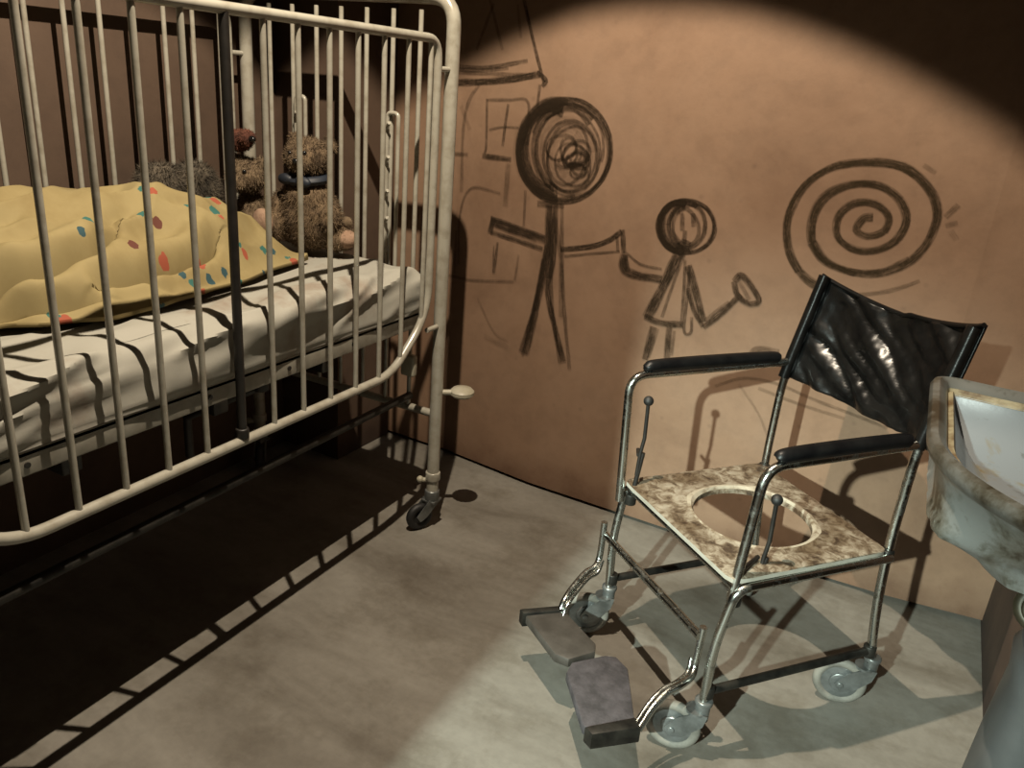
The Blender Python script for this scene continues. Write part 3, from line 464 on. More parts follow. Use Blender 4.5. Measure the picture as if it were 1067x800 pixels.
[[[-0.584,1.039],[-0.583,1.027],[-0.584,1.014],[-0.588,1.002],[-0.593,0.991],[-0.601,0.98],[-0.61,0.971],[-0.62,0.963],[-0.632,0.956],[-0.644,0.952],[-0.657,0.949],[-0.67,0.947],[-0.684,0.948],[-0.697,0.95],[-0.71,0.955],[-0.722,0.961],[-0.732,0.968],[-0.742,0.978],[-0.749,0.989],[-0.755,1.001],[-0.758,1.013],[-0.759,1.026],[-0.757,1.039],[-0.753,1.051],[-0.747,1.063],[-0.739,1.074],[-0.73,1.083],[-0.719,1.09],[-0.707,1.096],[-0.695,1.101],[-0.682,1.103],[-0.669,1.104],[-0.656,1.103],[-0.643,1.1],[-0.631,1.096],[-0.619,1.09],[-0.609,1.082],[-0.6,1.073],[-0.593,1.063],[-0.588,1.052],[-0.584,1.039]],0.0124,0.85],
[[[-0.646,0.958],[-0.653,0.954],[-0.66,0.952],[-0.667,0.95],[-0.674,0.949],[-0.682,0.948],[-0.689,0.949],[-0.697,0.95],[-0.704,0.952],[-0.711,0.955],[-0.718,0.958],[-0.725,0.963],[-0.731,0.968],[-0.736,0.974],[-0.741,0.98],[-0.746,0.987],[-0.749,0.995],[-0.752,1.003],[-0.754,1.011],[-0.755,1.019],[-0.755,1.028],[-0.754,1.036],[-0.753,1.044],[-0.75,1.052],[-0.747,1.059],[-0.743,1.066],[-0.739,1.072],[-0.734,1.078],[-0.728,1.083],[-0.722,1.087],[-0.716,1.091],[-0.709,1.094],[-0.702,1.097],[-0.695,1.098],[-0.688,1.099],[-0.681,1.1],[-0.674,1.099],[-0.666,1.098],[-0.659,1.096],[-0.652,1.093],[-0.646,1.089]],0.0155,0.8],
[[[-0.668,0.954],[-0.674,0.952],[-0.679,0.951],[-0.685,0.951],[-0.69,0.952],[-0.696,0.952],[-0.701,0.954],[-0.707,0.956],[-0.712,0.959],[-0.717,0.962],[-0.722,0.965],[-0.726,0.97],[-0.73,0.974],[-0.734,0.979],[-0.738,0.984],[-0.741,0.99],[-0.744,0.995],[-0.746,1.001],[-0.748,1.008],[-0.749,1.014],[-0.75,1.021],[-0.751,1.027],[-0.751,1.034],[-0.75,1.04],[-0.749,1.047],[-0.747,1.053],[-0.745,1.059],[-0.743,1.065],[-0.74,1.07],[-0.736,1.075],[-0.732,1.079],[-0.728,1.083],[-0.723,1.087],[-0.718,1.089],[-0.713,1.092],[-0.708,1.093],[-0.702,1.094],[-0.697,1.094],[-0.691,1.094],[-0.686,1.093],[-0.68,1.092]],0.0155,0.8],
[[[-0.679,0.968],[-0.683,0.967],[-0.688,0.965],[-0.693,0.965],[-0.697,0.965],[-0.702,0.965],[-0.707,0.967],[-0.711,0.968],[-0.716,0.971],[-0.72,0.974],[-0.724,0.978],[-0.728,0.982],[-0.732,0.986],[-0.735,0.991],[-0.738,0.996],[-0.74,1.002],[-0.742,1.008],[-0.744,1.014],[-0.745,1.02],[-0.745,1.026],[-0.745,1.032],[-0.745,1.038],[-0.744,1.044],[-0.743,1.049],[-0.742,1.055],[-0.74,1.06],[-0.737,1.065],[-0.735,1.069],[-0.732,1.073],[-0.729,1.077],[-0.725,1.081],[-0.721,1.084],[-0.718,1.086],[-0.713,1.088],[-0.709,1.089],[-0.705,1.09],[-0.7,1.091],[-0.695,1.09],[-0.691,1.089],[-0.686,1.088],[-0.682,1.086]],0.0155,0.7],
[[[-0.612,1.038],[-0.612,1.028],[-0.612,1.018],[-0.614,1.008],[-0.617,0.999],[-0.621,0.991],[-0.627,0.983],[-0.633,0.977],[-0.64,0.971],[-0.648,0.967],[-0.657,0.964],[-0.665,0.963],[-0.675,0.964],[-0.684,0.967],[-0.692,0.971],[-0.7,0.976],[-0.707,0.984],[-0.713,0.992],[-0.718,1.001],[-0.721,1.011],[-0.723,1.021],[-0.724,1.032],[-0.723,1.042],[-0.721,1.051],[-0.717,1.061],[-0.713,1.069],[-0.707,1.076],[-0.701,1.083],[-0.694,1.088],[-0.686,1.092],[-0.677,1.094],[-0.669,1.095],[-0.66,1.094],[-0.651,1.092],[-0.643,1.087],[-0.635,1.082],[-0.628,1.075],[-0.622,1.067],[-0.618,1.058],[-0.614,1.048],[-0.612,1.038]],0.0124,0.7],
[[[-0.631,1.032],[-0.629,1.024],[-0.628,1.015],[-0.629,1.006],[-0.631,0.997],[-0.634,0.989],[-0.638,0.983],[-0.644,0.978],[-0.65,0.974],[-0.657,0.973],[-0.664,0.973],[-0.67,0.974],[-0.677,0.976],[-0.683,0.979],[-0.688,0.983],[-0.693,0.988],[-0.698,0.993],[-0.703,0.998],[-0.707,1.005],[-0.711,1.012],[-0.714,1.02],[-0.716,1.028],[-0.717,1.037],[-0.717,1.047],[-0.715,1.055],[-0.711,1.063],[-0.706,1.069],[-0.701,1.074],[-0.694,1.078],[-0.688,1.079],[-0.681,1.079],[-0.674,1.078],[-0.668,1.075],[-0.662,1.072],[-0.657,1.068],[-0.652,1.064],[-0.647,1.059],[-0.642,1.053],[-0.638,1.047],[-0.634,1.04],[-0.631,1.032]],0.0109,0.55],
[[[-0.585,1.037],[-0.584,1.026],[-0.585,1.015],[-0.587,1.005],[-0.591,0.996],[-0.596,0.987],[-0.602,0.979],[-0.609,0.973],[-0.617,0.967],[-0.626,0.963],[-0.635,0.96],[-0.644,0.959],[-0.654,0.96],[-0.664,0.962],[-0.673,0.966],[-0.682,0.971],[-0.69,0.979],[-0.697,0.987],[-0.702,0.997],[-0.706,1.007],[-0.708,1.018],[-0.709,1.029],[-0.708,1.039],[-0.705,1.05],[-0.701,1.059],[-0.696,1.068],[-0.69,1.075],[-0.682,1.082],[-0.674,1.087],[-0.666,1.091],[-0.656,1.093],[-0.647,1.094],[-0.637,1.093],[-0.628,1.091],[-0.619,1.087],[-0.61,1.082],[-0.603,1.075],[-0.596,1.066],[-0.591,1.057],[-0.587,1.047],[-0.585,1.037]],0.0077,0.4],
[[[-0.687,1.064],[-0.679,1.013]],0.0124,0.6],
[[[-0.655,1.069],[-0.646,1.03]],0.0124,0.55],
[[[-0.678,0.985],[-0.647,0.978]],0.0124,0.7],
[[[-0.671,1.015],[-0.664,0.952]],0.0124,0.6],
[[[-0.853,0.911],[-0.85,0.868],[-0.809,0.854],[-0.72,0.855]],0.0248,0.95],
[[[-0.847,0.918],[-0.795,0.89],[-0.725,0.887]],0.0077,0.6],
[[[-0.857,0.919],[-0.833,0.859]],0.0155,0.7],
[[[-0.678,0.949],[-0.694,0.893],[-0.72,0.812],[-0.751,0.724]],0.0279,0.9],
[[[-0.664,0.934],[-0.685,0.834],[-0.702,0.737]],0.0093,0.5],
[[[-0.759,0.729],[-0.705,0.718],[-0.631,0.727]],0.0186,0.85],
[[[-0.657,0.929],[-0.646,0.841],[-0.636,0.72]],0.0093,0.6],
[[[-0.639,0.914],[-0.632,0.814],[-0.625,0.71],[-0.603,0.708],[-0.608,0.757]],0.0093,0.6],
[[[-0.645,0.913],[-0.613,0.848],[-0.57,0.749]],0.0217,0.85],
[[[-0.634,0.844],[-0.606,0.782],[-0.568,0.734]],0.0124,0.8],
[[[-0.567,0.732],[-0.513,0.797],[-0.474,0.855]],0.017,0.85],
[[[-0.563,0.76],[-0.504,0.826]],0.0093,0.5],
[[[-0.5,0.889],[-0.478,0.91],[-0.42,0.851],[-0.444,0.831],[-0.482,0.851],[-0.5,0.889]],0.0155,0.85],
[[[-0.487,0.894],[-0.446,0.843]],0.0124,0.4],
[[[-0.725,0.701],[-0.738,0.587]],0.0186,0.85],
[[[-0.673,0.712],[-0.666,0.605]],0.0186,0.85],
[[[-0.709,0.698],[-0.726,0.597]],0.0093,0.5],
[[[-0.655,0.703],[-0.652,0.621]],0.0093,0.5],
[[[-0.682,0.969],[-0.664,0.934]],0.0186,0.8],
[[[-0.413,0.675],[-0.395,0.7],[-0.333,0.705]],0.0155,0.5],
[[[-0.39,0.674],[-0.322,0.689]],0.0093,0.4]],
"spiral":[[[[-0.165,1.126],[-0.188,1.119],[-0.199,1.087],[-0.168,1.074],[-0.13,1.094],[-0.129,1.135],[-0.17,1.162],[-0.221,1.156],[-0.252,1.117],[-0.245,1.065],[-0.202,1.036],[-0.146,1.038],[-0.098,1.072],[-0.083,1.13],[-0.112,1.181],[-0.17,1.21],[-0.238,1.203],[-0.295,1.164],[-0.316,1.105],[-0.306,1.036]],0.0186,0.8],
[[[-0.306,1.036],[-0.259,0.989],[-0.181,0.971],[-0.105,0.984],[-0.046,1.028],[-0.015,1.096],[-0.014,1.162],[-0.051,1.221],[-0.121,1.264],[-0.21,1.266],[-0.296,1.242],[-0.357,1.183],[-0.382,1.095],[-0.365,1.011],[-0.323,0.95],[-0.266,0.916],[-0.19,0.907]],0.0201,0.85],
[[[-0.266,0.916],[-0.19,0.907],[-0.113,0.924],[-0.056,0.95],[-0.014,0.977]],0.0109,0.4],
[[[-0.126,1.09],[-0.125,1.132],[-0.165,1.159],[-0.217,1.152],[-0.248,1.114],[-0.241,1.062],[-0.198,1.032],[-0.141,1.035],[-0.093,1.069],[-0.079,1.127],[-0.108,1.178],[-0.166,1.207],[-0.234,1.2],[-0.29,1.161],[-0.311,1.101],[-0.301,1.033],[-0.254,0.986],[-0.177,0.967]],0.0124,0.5],
[[[-0.02,1.093],[-0.019,1.159],[-0.056,1.218],[-0.126,1.261],[-0.215,1.263],[-0.302,1.239],[-0.363,1.18],[-0.388,1.092],[-0.371,1.008],[-0.329,0.946]],0.0124,0.6],
[[[-0.178,1.214],[-0.247,1.207],[-0.303,1.169],[-0.324,1.109],[-0.314,1.041],[-0.267,0.993],[-0.19,0.975],[-0.114,0.988],[-0.054,1.032]],0.0124,0.5],
[[[-0.075,1.274],[-0.042,1.258]],0.0124,0.3],
[[[0.029,1.186],[0.006,1.151]],0.0155,0.45],
[[[0.012,1.129],[0.038,1.141]],0.0124,0.3],
[[[0.026,1.119],[0.047,1.097]],0.0155,0.2]],
"loop":[[[[-0.501,0.553],[-0.42,0.599],[-0.32,0.604],[-0.204,0.58],[-0.092,0.562],[0.003,0.545]],0.0093,0.35],
[[[-0.372,0.578],[-0.255,0.558],[-0.115,0.544]],0.0093,0.3],
[[[-0.431,0.577],[-0.358,0.499],[-0.316,0.429]],0.0077,0.2],
[[[-0.363,0.68],[-0.326,0.664],[-0.258,0.643]],0.0093,0.3]]}
def drawing(key, name, label, mat, cat='drawing'):
    bm = bmesh.new(); uvl = bm.loops.layers.uv.new('UVMap'); fl = bm.verts.layers.float.new('press'); lay = 0
    for pts, w, al in STROKES[key]:
        P = catmull([(p[0], p[1], 0) for p in pts], 6 if len(pts) < 12 else 4); lay += 1
        off = .0012 + .00012 * (lay % 40); L = 0; prev = None; u0 = random.random() * 9; n = len(P)
        for i, p in enumerate(P):
            t = (P[min(i + 1, n - 1)] - P[max(i - 1, 0)])
            if t.length < 1e-6: continue
            t.normalize(); nn = V((-t.y, t.x, 0)); hw = w * .68 * (1 + .22 * noise.noise(V((L * 14, u0, 0))))
            if i: L += (P[i] - P[i - 1]).length
            row = []
            for s in (-1, 1):
                q = p + nn * hw * s
                vv = bm.verts.new((q.x, wall_y(q.x) - off, q.y))
                vv[fl] = al * (1 if 1 < i < n - 2 or len(pts) > 15 else .75); row.append((vv, s))
            if prev:
                f = bm.faces.new((prev[0][0], prev[1][0], row[1][0], row[0][0]))
                for lp, (uu, ss) in zip(f.loops, ((prevL, -1), (prevL, 1), (L, 1), (L, -1))): lp[uvl].uv = (u0 + uu * 12, ss)
            prev = row; prevL = L
    o = link(name, bm, mat, None, False); tag(o, label, cat); return o
random.seed(11)
drawing('house', 'charcoal_house', 'faint charcoal house with pitched roof and cross-paned window drawn on brown wall', 'coal')
drawing('adult', 'charcoal_adult', 'tall charcoal stick figure with scribbled round head on brown wall', 'coal')
drawing('child', 'charcoal_child', 'small charcoal stick figure in a dress, beside the tall figure', 'coal')
drawing('spiral', 'charcoal_spiral', 'large charcoal spiral drawn on the wall above the wheelchair backrest', 'coal_olive')
drawing('loop', 'charcoal_scrawl', 'thin faint curved charcoal lines on the wall behind the wheelchair', 'coal_olive')

# ---------------------------------------------------------------- the crib
CX0, CX1, CY0, CY1 = -2.004, -1.251, .41, 1.963
crib = root('hospital_crib', (-1.63, 1.2, 0), 'cream tubular metal hospital crib with tall barred sides along the left wall', 'crib')
def end_frame(y):
    pts = [(CX1, y, .13), (CX1, y, 1.588), (CX0, y, 1.588), (CX0, y, .13)]
    f = link('end_frame', T(rounded(pts, [0, .075, .075, 0], 8), .0195, seg=16), 'enamel', crib)
    link('cross_rail', T([(CX1, y, .40), (CX0, y, .40)], .0125), 'enamel_dark', f)
    for k in range(7):
        x = -1.356 - .0915 * k
        link('bar', T([(x, y, .40), (x, y, 1.555)], .0068), 'enamel', f)
    for x in (CX1, CX0):
        link('post_collar', disc(bmesh.new(), (x, y, .185), (0, 0, 1), .024, .03, bev=.004), 'enamel', f)
    return f
ends = [end_frame(CY1), end_frame(CY0)]
def side_frame(x, rod, lift=0):
    yb, ya = 1.893, CY0 + .07
    pts = [(x, ya, .747 + lift), (x, ya, 1.482 + lift), (x, yb, 1.482 + lift), (x, yb, .745 + lift), (x, 1.725, .602 + lift), (x, ya + .17, .602 + lift)]
    f = link('drop_side', T(rounded(pts, [.09, .05, .05, .09, .07, .07], 7, True), .0115, seg=14, closed=True), 'enamel', crib)
    k = 0
    y = .681 - .0983
    while y < 1.87:
        zb = .604 + max(0, y - 1.72, .65 - y) * .80
        dark = rod and abs(y - 1.1725) < .01
        if not dark:
            link('bar', T([(x, y, zb + lift), (x, y, 1.475 + lift)], .0066), 'enamel', f)
        y += .0983
    for z in (1.41, .692):
        link('slide_pin', T([(x, yb, z), (x, CY1 - .012, z)], .0075), 'enamel', f)
        link('slide_pin', T([(x, ya, z), (x, CY0 + .012, z)], .0075), 'enamel', f)
    return f
near = side_frame(CX1, True); side_frame(CX0, False, .048)
rb = T([(CX1, 1.1725, .604), (CX1, 1.1725, 1.476)], .0102)
lt = link('latch_rod', rb, 'blackrod', near); lt['label'] = 'blackened latch rod among the cream bars'
bm = disc(bmesh.new(), (CX1, 1.1725, .622), (0, 0, 1), .0145, .024, bev=.003)
link('latch_collar', bm, 'blackrod', lt)
# mattress deck of folded sheet metal with rivets, cross members and springs
bm = bmesh.new(); x0, x1, y0, y1 = CX0 + .035, CX1 - .036, CY0 + .05, CY1 - .045
for lo, hi in (((x1 - .02, y0, .693), (x1, y1, .742)), ((x0, y0, .693), (x0 + .02, y1, .742)), ((x0, y0, .693), (x1, y0 + .02, .742)), ((x0, y1 - .02, .693), (x1, y1, .742)), ((x0, y0, .728), (x1, y1, .740))):
    box(bm, lo, hi, .003)
deck = link('mattress_deck', bm, 'enamel_dark', crib)
for y in (.62, .72, .90, 1.12, 1.36, 1.60, 1.82):
    link('rivet', disc(bmesh.new(), (x1 + .001, y, .714), (1, 0, 0), .0055, .004, 14), 'blackrod', deck)
for y in (.8, 1.15, 1.5):
    link('cross_member', box(bmesh.new(), (x0, y - .02, .665), (x1, y + .02, .695), .003), 'darkmetal', deck)
bm = T([(CX1 - .10, CY0, .44), (CX1 - .10, CY1, .44)], .012)
link('lower_rail', bm, 'darkmetal', crib)
link('lower_rail', T([(CX0 + .10, CY0, .44), (CX0 + .10, CY1, .44)], .012), 'darkmetal', crib)
bm = T([(-1.36, 1.34, .655), (-1.42, 1.27, .62), (-1.52, 1.25, .56), (-1.52, 1.25, .455)], .011); disc(bm, (-1.36, 1.34, .66), (0, 0, 1), .02, .03, bev=.004)
link('height_crank', bm, 'blackrod', crib)
# height adjustment tracks on the end frame, with pegs
for xa, xb, zt, zl in ((-1.795, -1.758, 1.303, .76), (-1.452, -1.414, 1.284, .70)):
    y = CY1 - .012
    t = link('adjustment_track', T(rounded([(xa, y, zl), (xa, y, zt), (xb, y, zt), (xb, y, zl)], .014, 6), .0062), 'enamel', crib)
    for z in (1.25, 1.157, 1.062, .983, .89, .80):
        if z < zt - .02: link('peg', T([(xa + .002, y - .006, z - .008), (xa + .019, y - .018, z + .008)], .0052), 'enamel', t)
# bumpers and guards
bm = T([(CX1, CY1, .475), (CX1 + .035, CY1 + .028, .475)], .009); lathe(bm, (CX1 + .062, CY1 + .05), [(.010, .460), (.030, .462), (.038, .470), (.038, .480), (.030, .488), (.008, .491)], 24)
bumper = link('bumper_disc', bm, 'offwhite', crib); bumper['label'] = 'yellowed plastic wall bumper on the post'
bm = box(bmesh.new(), (-1.368, CY1 - .035, .515), (-1.318, CY1 - .010, .585), .008); link('corner_guard', bm, 'offwhite', crib)
# crib casters
def crib_caster(x, y, dx, dy):
    c = V((x + dx, y + dy, .047)); ax = V((-dy, dx, 0)).normalized()
    bm = disc(bmesh.new(), (x, y, .115), (0, 0, 1), .024, .04, bev=.004)
    for s in (-1, 1):
        a = V((x, y, .10)) + ax * .018 * s; e = c + ax * .018 * s
        d = (e - a); side = V((d.x, d.y, 0)).normalized() * .022
        vs = [a - side * .9, a + side * .9 + V((0, 0, .005)), e + side * .8 + V((0, 0, .008)), e + side * .2 - V((0, 0, .012)), e - side * .8]
        lo = [bm.verts.new(v - ax * .002) for v in vs]; hi = [bm.verts.new(v + ax * .002) for v in vs]
        bm.faces.new(lo[::-1]); bm.faces.new(hi)
        for i in range(5): bm.faces.new((lo[i], lo[(i + 1) % 5], hi[(i + 1) % 5], hi[i]))
    box(bm, (x - .024, y - .024, .094), (x + .024, y + .024, .102), .002)
    bmesh.ops.recalc_face_normals(bm, faces=bm.faces)
    f = link('caster', bm, 'cap', crib)
    wv = torus(bmesh.new(), c, ax, .033, .0135, 32, 10, 1.0); disc(wv, c, ax, .032, .016, 24, .003)
    link('wheel', wv, 'black_rubber', f)
    bm = T([V((x, y, .165)) + V((dx, dy, 0)) * -.3, V((x, y, .165)) + V((-.03, -.02, .004))], .008); ball(bm, V((x - .034, y - .022, .170)), .012, sub=2)
    link('brake_knob', bm, 'offwhite', f)
crib_caster(CX1, CY1, -.020, -.040); crib_caster(CX0, CY1, .03, -.035); crib_caster(CX1, CY0, -.02, -.04); crib_caster(CX0, CY0, .03, -.035)

# mattress under a wrinkled sheet
bm = bmesh.new(); mx0, mx1, my0, my1 = CX0 + .04, CX1 - .028, CY0 + .05, CY1 - .035
z0, z1 = .7435, .868; ny, prof = 420, []
w = mx1 - mx0; cr = .034
for k in range(7): prof.append((mx1 - .003 * math.sin(math.pi / 2 * (1 - k / 6.)) , z0 + .012 * k / 6))
for k in range(1, 10): prof.append((mx1, z0 + .012 + (z1 - cr - z0 - .012) * k / 9))
for k in range(1, 11):
    a = math.pi / 2 * k / 10; prof.append((mx1 - cr + cr * math.cos(a), z1 - cr + cr * math.sin(a)))
for k in range(1, 90): prof.append((mx1 - cr - (w - 2 * cr) * k / 90, z1))
for k in range(0, 11):
    a = math.pi / 2 + math.pi / 2 * k / 10; prof.append((mx0 + cr + cr * math.cos(a), z1 - cr + cr * math.sin(a)))
prof.append((mx0, z0))
grid = []
for i in range(ny + 1):
    y = my0 + (my1 - my0) * i / ny
    ed = min(y - my0, my1 - y); rd = max(0, 1 - ed / .035); drop = .03 * (1 - math.sqrt(max(0, 1 - rd * rd)))
    row = []
    for (x, z) in prof:
        n1 = noise.noise(V((x * 5 + y * 3.0, y * 2.2 - x * 2.0, z * 6)))
        d1 = noise.noise(V((x * 8 - 4 + z * 16, y * 2.6 + x * 4, 3.1)))
        ridge = (1 - math.sqrt(noise.noise(V((x * 9 + y * 4.2, y * 2.6 - x * 6 - z * 20, 9.3))) ** 2 + .012) * 2.2)
        top = (z - z0) / (z1 - z0)
        near_edge = math.exp(-((x - mx1 + .02) / .13) ** 2)
        amp = .30 + .9 * near_edge
        dz = top * (.005 * n1 + amp * .021 * max(ridge, 0) ** 1.6 + .013 * d1 * amp - .004)
        dx = near_edge * .024 * (n1 + max(ridge, 0) ** 2 * .8 + d1 * .5) * (1 if x > mx1 - .05 else 0) * (.25 + top)
        zz_ = z + dz - drop * top
        xx_ = x + dx
        row.append(bm.verts.new((xx_, y, zz_)))
    grid.append(row)
for a, b2 in zip(grid, grid[1:]):
    for k in range(len(prof) - 1): bm.faces.new((a[k], b2[k], b2[k + 1], a[k + 1]))
    bm.faces.new((a[-1], b2[-1], b2[0], a[0]))
bm.faces.new(grid[0]); bm.faces.new(grid[-1][::-1])
bmesh.ops.recalc_face_normals(bm, faces=bm.faces)
o = link('mattress', bm, 'sheet', None, True, (-1.63, 1.2, z0)); tag(o, 'thin crib mattress under a wrinkled off-white sheet', 'mattress')

# yellow blanket heaped over the mattress
def lerp(a, b, t): return a + (b - a) * t
def pw(x, tab):
    if x <= tab[0][0]: return tab[0][1]
    for (a, ya), (c, yc) in zip(tab, tab[1:]):
        if x <= c:
            t = (x - a) / (c - a); t = t * t * (3 - 2 * t); return lerp(ya, yc, t)
    return tab[-1][1]
FOLDS = [([(-1.575, .55), (-1.568, .873), (-1.548, .955), (-1.556, 1.06), (-1.60, 1.16)], .012, .066),
         ([(-1.50, 1.03), (-1.517, 1.172), (-1.53, 1.309), (-1.56, 1.40)], .011, .056),
         ([(-1.55, .70), (-1.535, .848), (-1.509, .92), (-1.475, 1.03)], .009, .036),
         ([(-1.60, 1.08), (-1.62, 1.159), (-1.642, 1.235)], .014, .016), ([(-1.50, 1.145), (-1.464, 1.202)], .009, .014),
         ([(-1.656, 1.336), (-1.594, 1.454)], .013, .014), ([(-1.474, 1.264), (-1.497, 1.388)], .009, .020), ([(-1.70, .80), (-1.66, 1.0)], .018, .012)]
bm = bmesh.new(); NU, NV = 300, 200; rows_ = []
for i in range(NU + 1):
    u = i / NU; y = .50 + 1.15 * u
    xf = pw(y, [(.5, -1.53), (.84, -1.53), (.92, -1.475), (1.03, -1.43), (1.25, -1.455), (1.4, -1.48), (1.6, -1.53), (1.7, -1.56)])
    xf += .010 * noise.noise(V((y * 9, 2, 0)))
    xbk = -1.955 if y < 1.28 else lerp(-1.955, -1.775, min(1, (y - 1.28) / .16))
    top = pw(y, [(.5, .16), (1.1, .205), (1.33, .20), (1.5, .165), (1.60, .10), (1.66, .07), (1.72, .035)])
    row = []
    for j in range(NV + 1):
        v = j / NV
        x = lerp(xf, xbk, v)
        body = math.sin(min(1, v / .62) * math.pi / 2) ** 1.35 if v < .62 else math.cos((v - .62) / .38 * math.pi / 2) ** .8
        h = .018 + top * body * .95; push = 0
        h += .022 * noise.noise(V((x * 7, y * 5, 1))) * min(1, v * 5) + .018 * (1 - abs(noise.noise(V((x * 9 + y * 6, y * 3 - x * 8, 4)))) * 2) * min(1, v * 5)
        # gathered folds running along the front: a deep crease with a puffed lip above it
        for line, wd, dp in FOLDS:
            best, sg, tl = 9, 1, 0
            for kk in range(len(line) - 1):
                (xa, ya2), (xb, yb2) = line[kk], line[kk + 1]
                ex, ey = xb - xa, yb2 - ya2
                t0_ = ((x - xa) * ex + (y - ya2) * ey) / (ex * ex + ey * ey); tc = max(0, min(1, t0_))
                dd = math.hypot(x - xa - ex * tc, y - ya2 - ey * tc)
                if dd < best: best, sg, tl = dd, (1 if (x - xa) * ey - (y - ya2) * ex > 0 else -1), (kk + tc) / (len(line) - 1)
            env = min(1, .25 + 4 * min(tl, 1 - tl)) * min(1, v * 10)
            h -= dp * math.exp(-(best / wd) ** 2) * env
            if sg < 0 and dp > .03: push += dp * .33 * math.exp(-((best - wd * 1.2) / (wd * 2.4)) ** 2) * env
            if sg < 0: h += dp * .50 * math.exp(-((best - wd * 2.2) / (wd * 1.8)) ** 2) * env
            else: h += dp * .20 * math.exp(-((best - wd * 2.0) / (wd * 1.5)) ** 2) * env
        endf = min(1, (1 - u) / .05); h = lerp(.012 + .016 * (1 + noise.noise(V((x * 20, 0, 0)))), h, endf ** .5)
        if j == 0: h = .012
        zz_ = z1 + max(h, .011)
        yy_ = y + (.06 * (1 - v) ** 2 + .02 * noise.noise(V((x * 14, 5, 0)))) * (u ** 8)
        row.append(bm.verts.new((x + push + .006 * noise.noise(V((y * 12, v * 3, 7))), yy_, zz_)))
    rows_.append(row)
for a, b2 in zip(rows_, rows_[1:]):
    for k in range(NV): bm.faces.new((a[k], a[k + 1], b2[k + 1], b2[k]))
bmesh.ops.recalc_face_normals(bm, faces=bm.faces)
if sum(f.normal.z for f in bm.faces) < 0: bmesh.ops.reverse_faces(bm, faces=bm.faces)
o = link('blanket', bm, 'blanket', None, True, (-1.7, 1.1, z1)); tag(o, 'yellow cotton blanket with small red and teal prints heaped in the crib', 'blanket')
sd = o.modifiers.new('thickness', 'SOLIDIFY'); sd.thickness = .006; sd.offset = 0

# ---------------------------------------------------------------- soft toys
def merged(bm, voxel):
    me = bpy.data.meshes.new('tmp'); bm.to_mesh(me); bm.free()
    o = bpy.data.objects.new('tmp', me); COL.objects.link(o)
    r = o.modifiers.new('r', 'REMESH'); r.mode = 'VOXEL'; r.voxel_size = voxel; r.use_smooth_shade = True
    s = o.modifiers.new('s', 'SMOOTH'); s.factor = .6; s.iterations = 3
    bpy.context.view_layer.update()
    dg = bpy.context.evaluated_depsgraph_get()
    m2 = bpy.data.meshes.new_from_object(o.evaluated_get(dg))
    bpy.data.objects.remove(o, do_unlink=True)
    b2 = bmesh.new(); b2.from_mesh(m2); bpy.data.meshes.remove(m2); return b2
def furry(bm, n, length, seed, lump=.004):
    random.seed(seed)
    bm.normal_update()
    for v in bm.verts:
        v.co += v.normal * lump * (noise.noise(v.co * 38) + .5 * noise.noise(v.co * 90))
    bm.normal_update(); bm.faces.ensure_lookup_table(); fs = list(bm.faces)
    for _ in range(n):
        f = random.choice(fs); c = f.calc_center_median(); nn = f.normal
        r = V((random.gauss(0, 1), random.gauss(0, 1), random.gauss(0, 1))); d = (nn + r * .38 + V((0, 0, -.35))).normalized()
        s = nn.cross(r).normalized() * .0011; j = (f.verts[0].co - c) * random.random()
        p = c + j - nn * .002
        L = length * random.uniform(.5, 1.2)
        vs = [bm.verts.new(p - s), bm.verts.new(p + s), bm.verts.new(p + d * L)]
        bm.faces.new(vs)
    return bm
def plush(name, loc, label, mat, blobs, n, seed, length=.014, group=None, voxel=.006):
    r = root(name, loc, label, 'soft toy', group)
    bm = bmesh.new()
    for c, rad in blobs: ball(bm, c, rad)
    o = link('body', furry(merged(bm, voxel), n, length, seed), mat, r)
    return r
B = V((-1.632, 1.816, .884))
bear = plush('teddy_bear', B, 'large brown teddy bear with tan soles sitting at the crib\'s head, dark ribbon at neck', 'bear_fur',
    [(B + V((0, .01, .092)), (.098, .082, .094)), (B + V((-.002, .0, .150)), (.078, .066, .05)),
     (B + V((-.078, -.05, .065)), (.040, .055, .046)), (B + V((.075, .04, .040)), (.058, .055, .038)),
     (B + V((.075, .0, .10)), (.036, .042, .046)), (B + V((-.076, -.03, .115)), (.026, .034, .05))], 9000, 1)
link('head', furry(merged(ball(ball(ball(ball(bmesh.new(), B + V((.0, .0, .262)), (.066, .060, .056)), B + V((-.052, .012, .305)), (.024, .014, .024)), B + V((.050, .035, .300)), (.024, .014, .024)), B + V((.018, -.048, .250)), (.034, .028, .026)), .005), 5000, .012, 2), 'bear_fur', bear)
bm = bmesh.new(); torus(bm, B + V((0, 0, .205)), (0, -.1, 1), .053, .017, 32, 10, .8); ball(bm, B + V((.03, -.055, .200)), (.030, .014, .017)); ball(bm, B + V((-.025, -.062, .203)), (.026, .013, .016))
link('ribbon', bm, 'navy', bear)
bm = bmesh.new(); ball(bm, B + V((-.080, -.100, .075)), (.036, .022, .042)); o = link('foot_sole', furry(bm, 200, .004, 5, .001), 'sole', bear); o['label'] = 'smooth tan sole facing the bars'
bm = bmesh.new(); ball(bm, B + V((.108, .038, .040)), (.040, .034, .028)); link('foot_sole', furry(bm, 200, .004, 6, .001), 'sole', bear)
bm = bmesh.new(); ball(bm, B + V((.098, .055, .085)), (.020, .018, .017)); link('paw', furry(bm, 200, .006, 7, .002), 'pale_fur', bear)
bm = ball(bmesh.new(), B + V((.026, -.076, .258)), (.011, .008, .008), sub=2); link('nose', bm, 'eye', bear)
for q in (V((-.012, -.056, .275)), V((.036, -.050, .280))): link('eye', ball(bmesh.new(), B + q, .0065, sub=2), 'eye', bear)

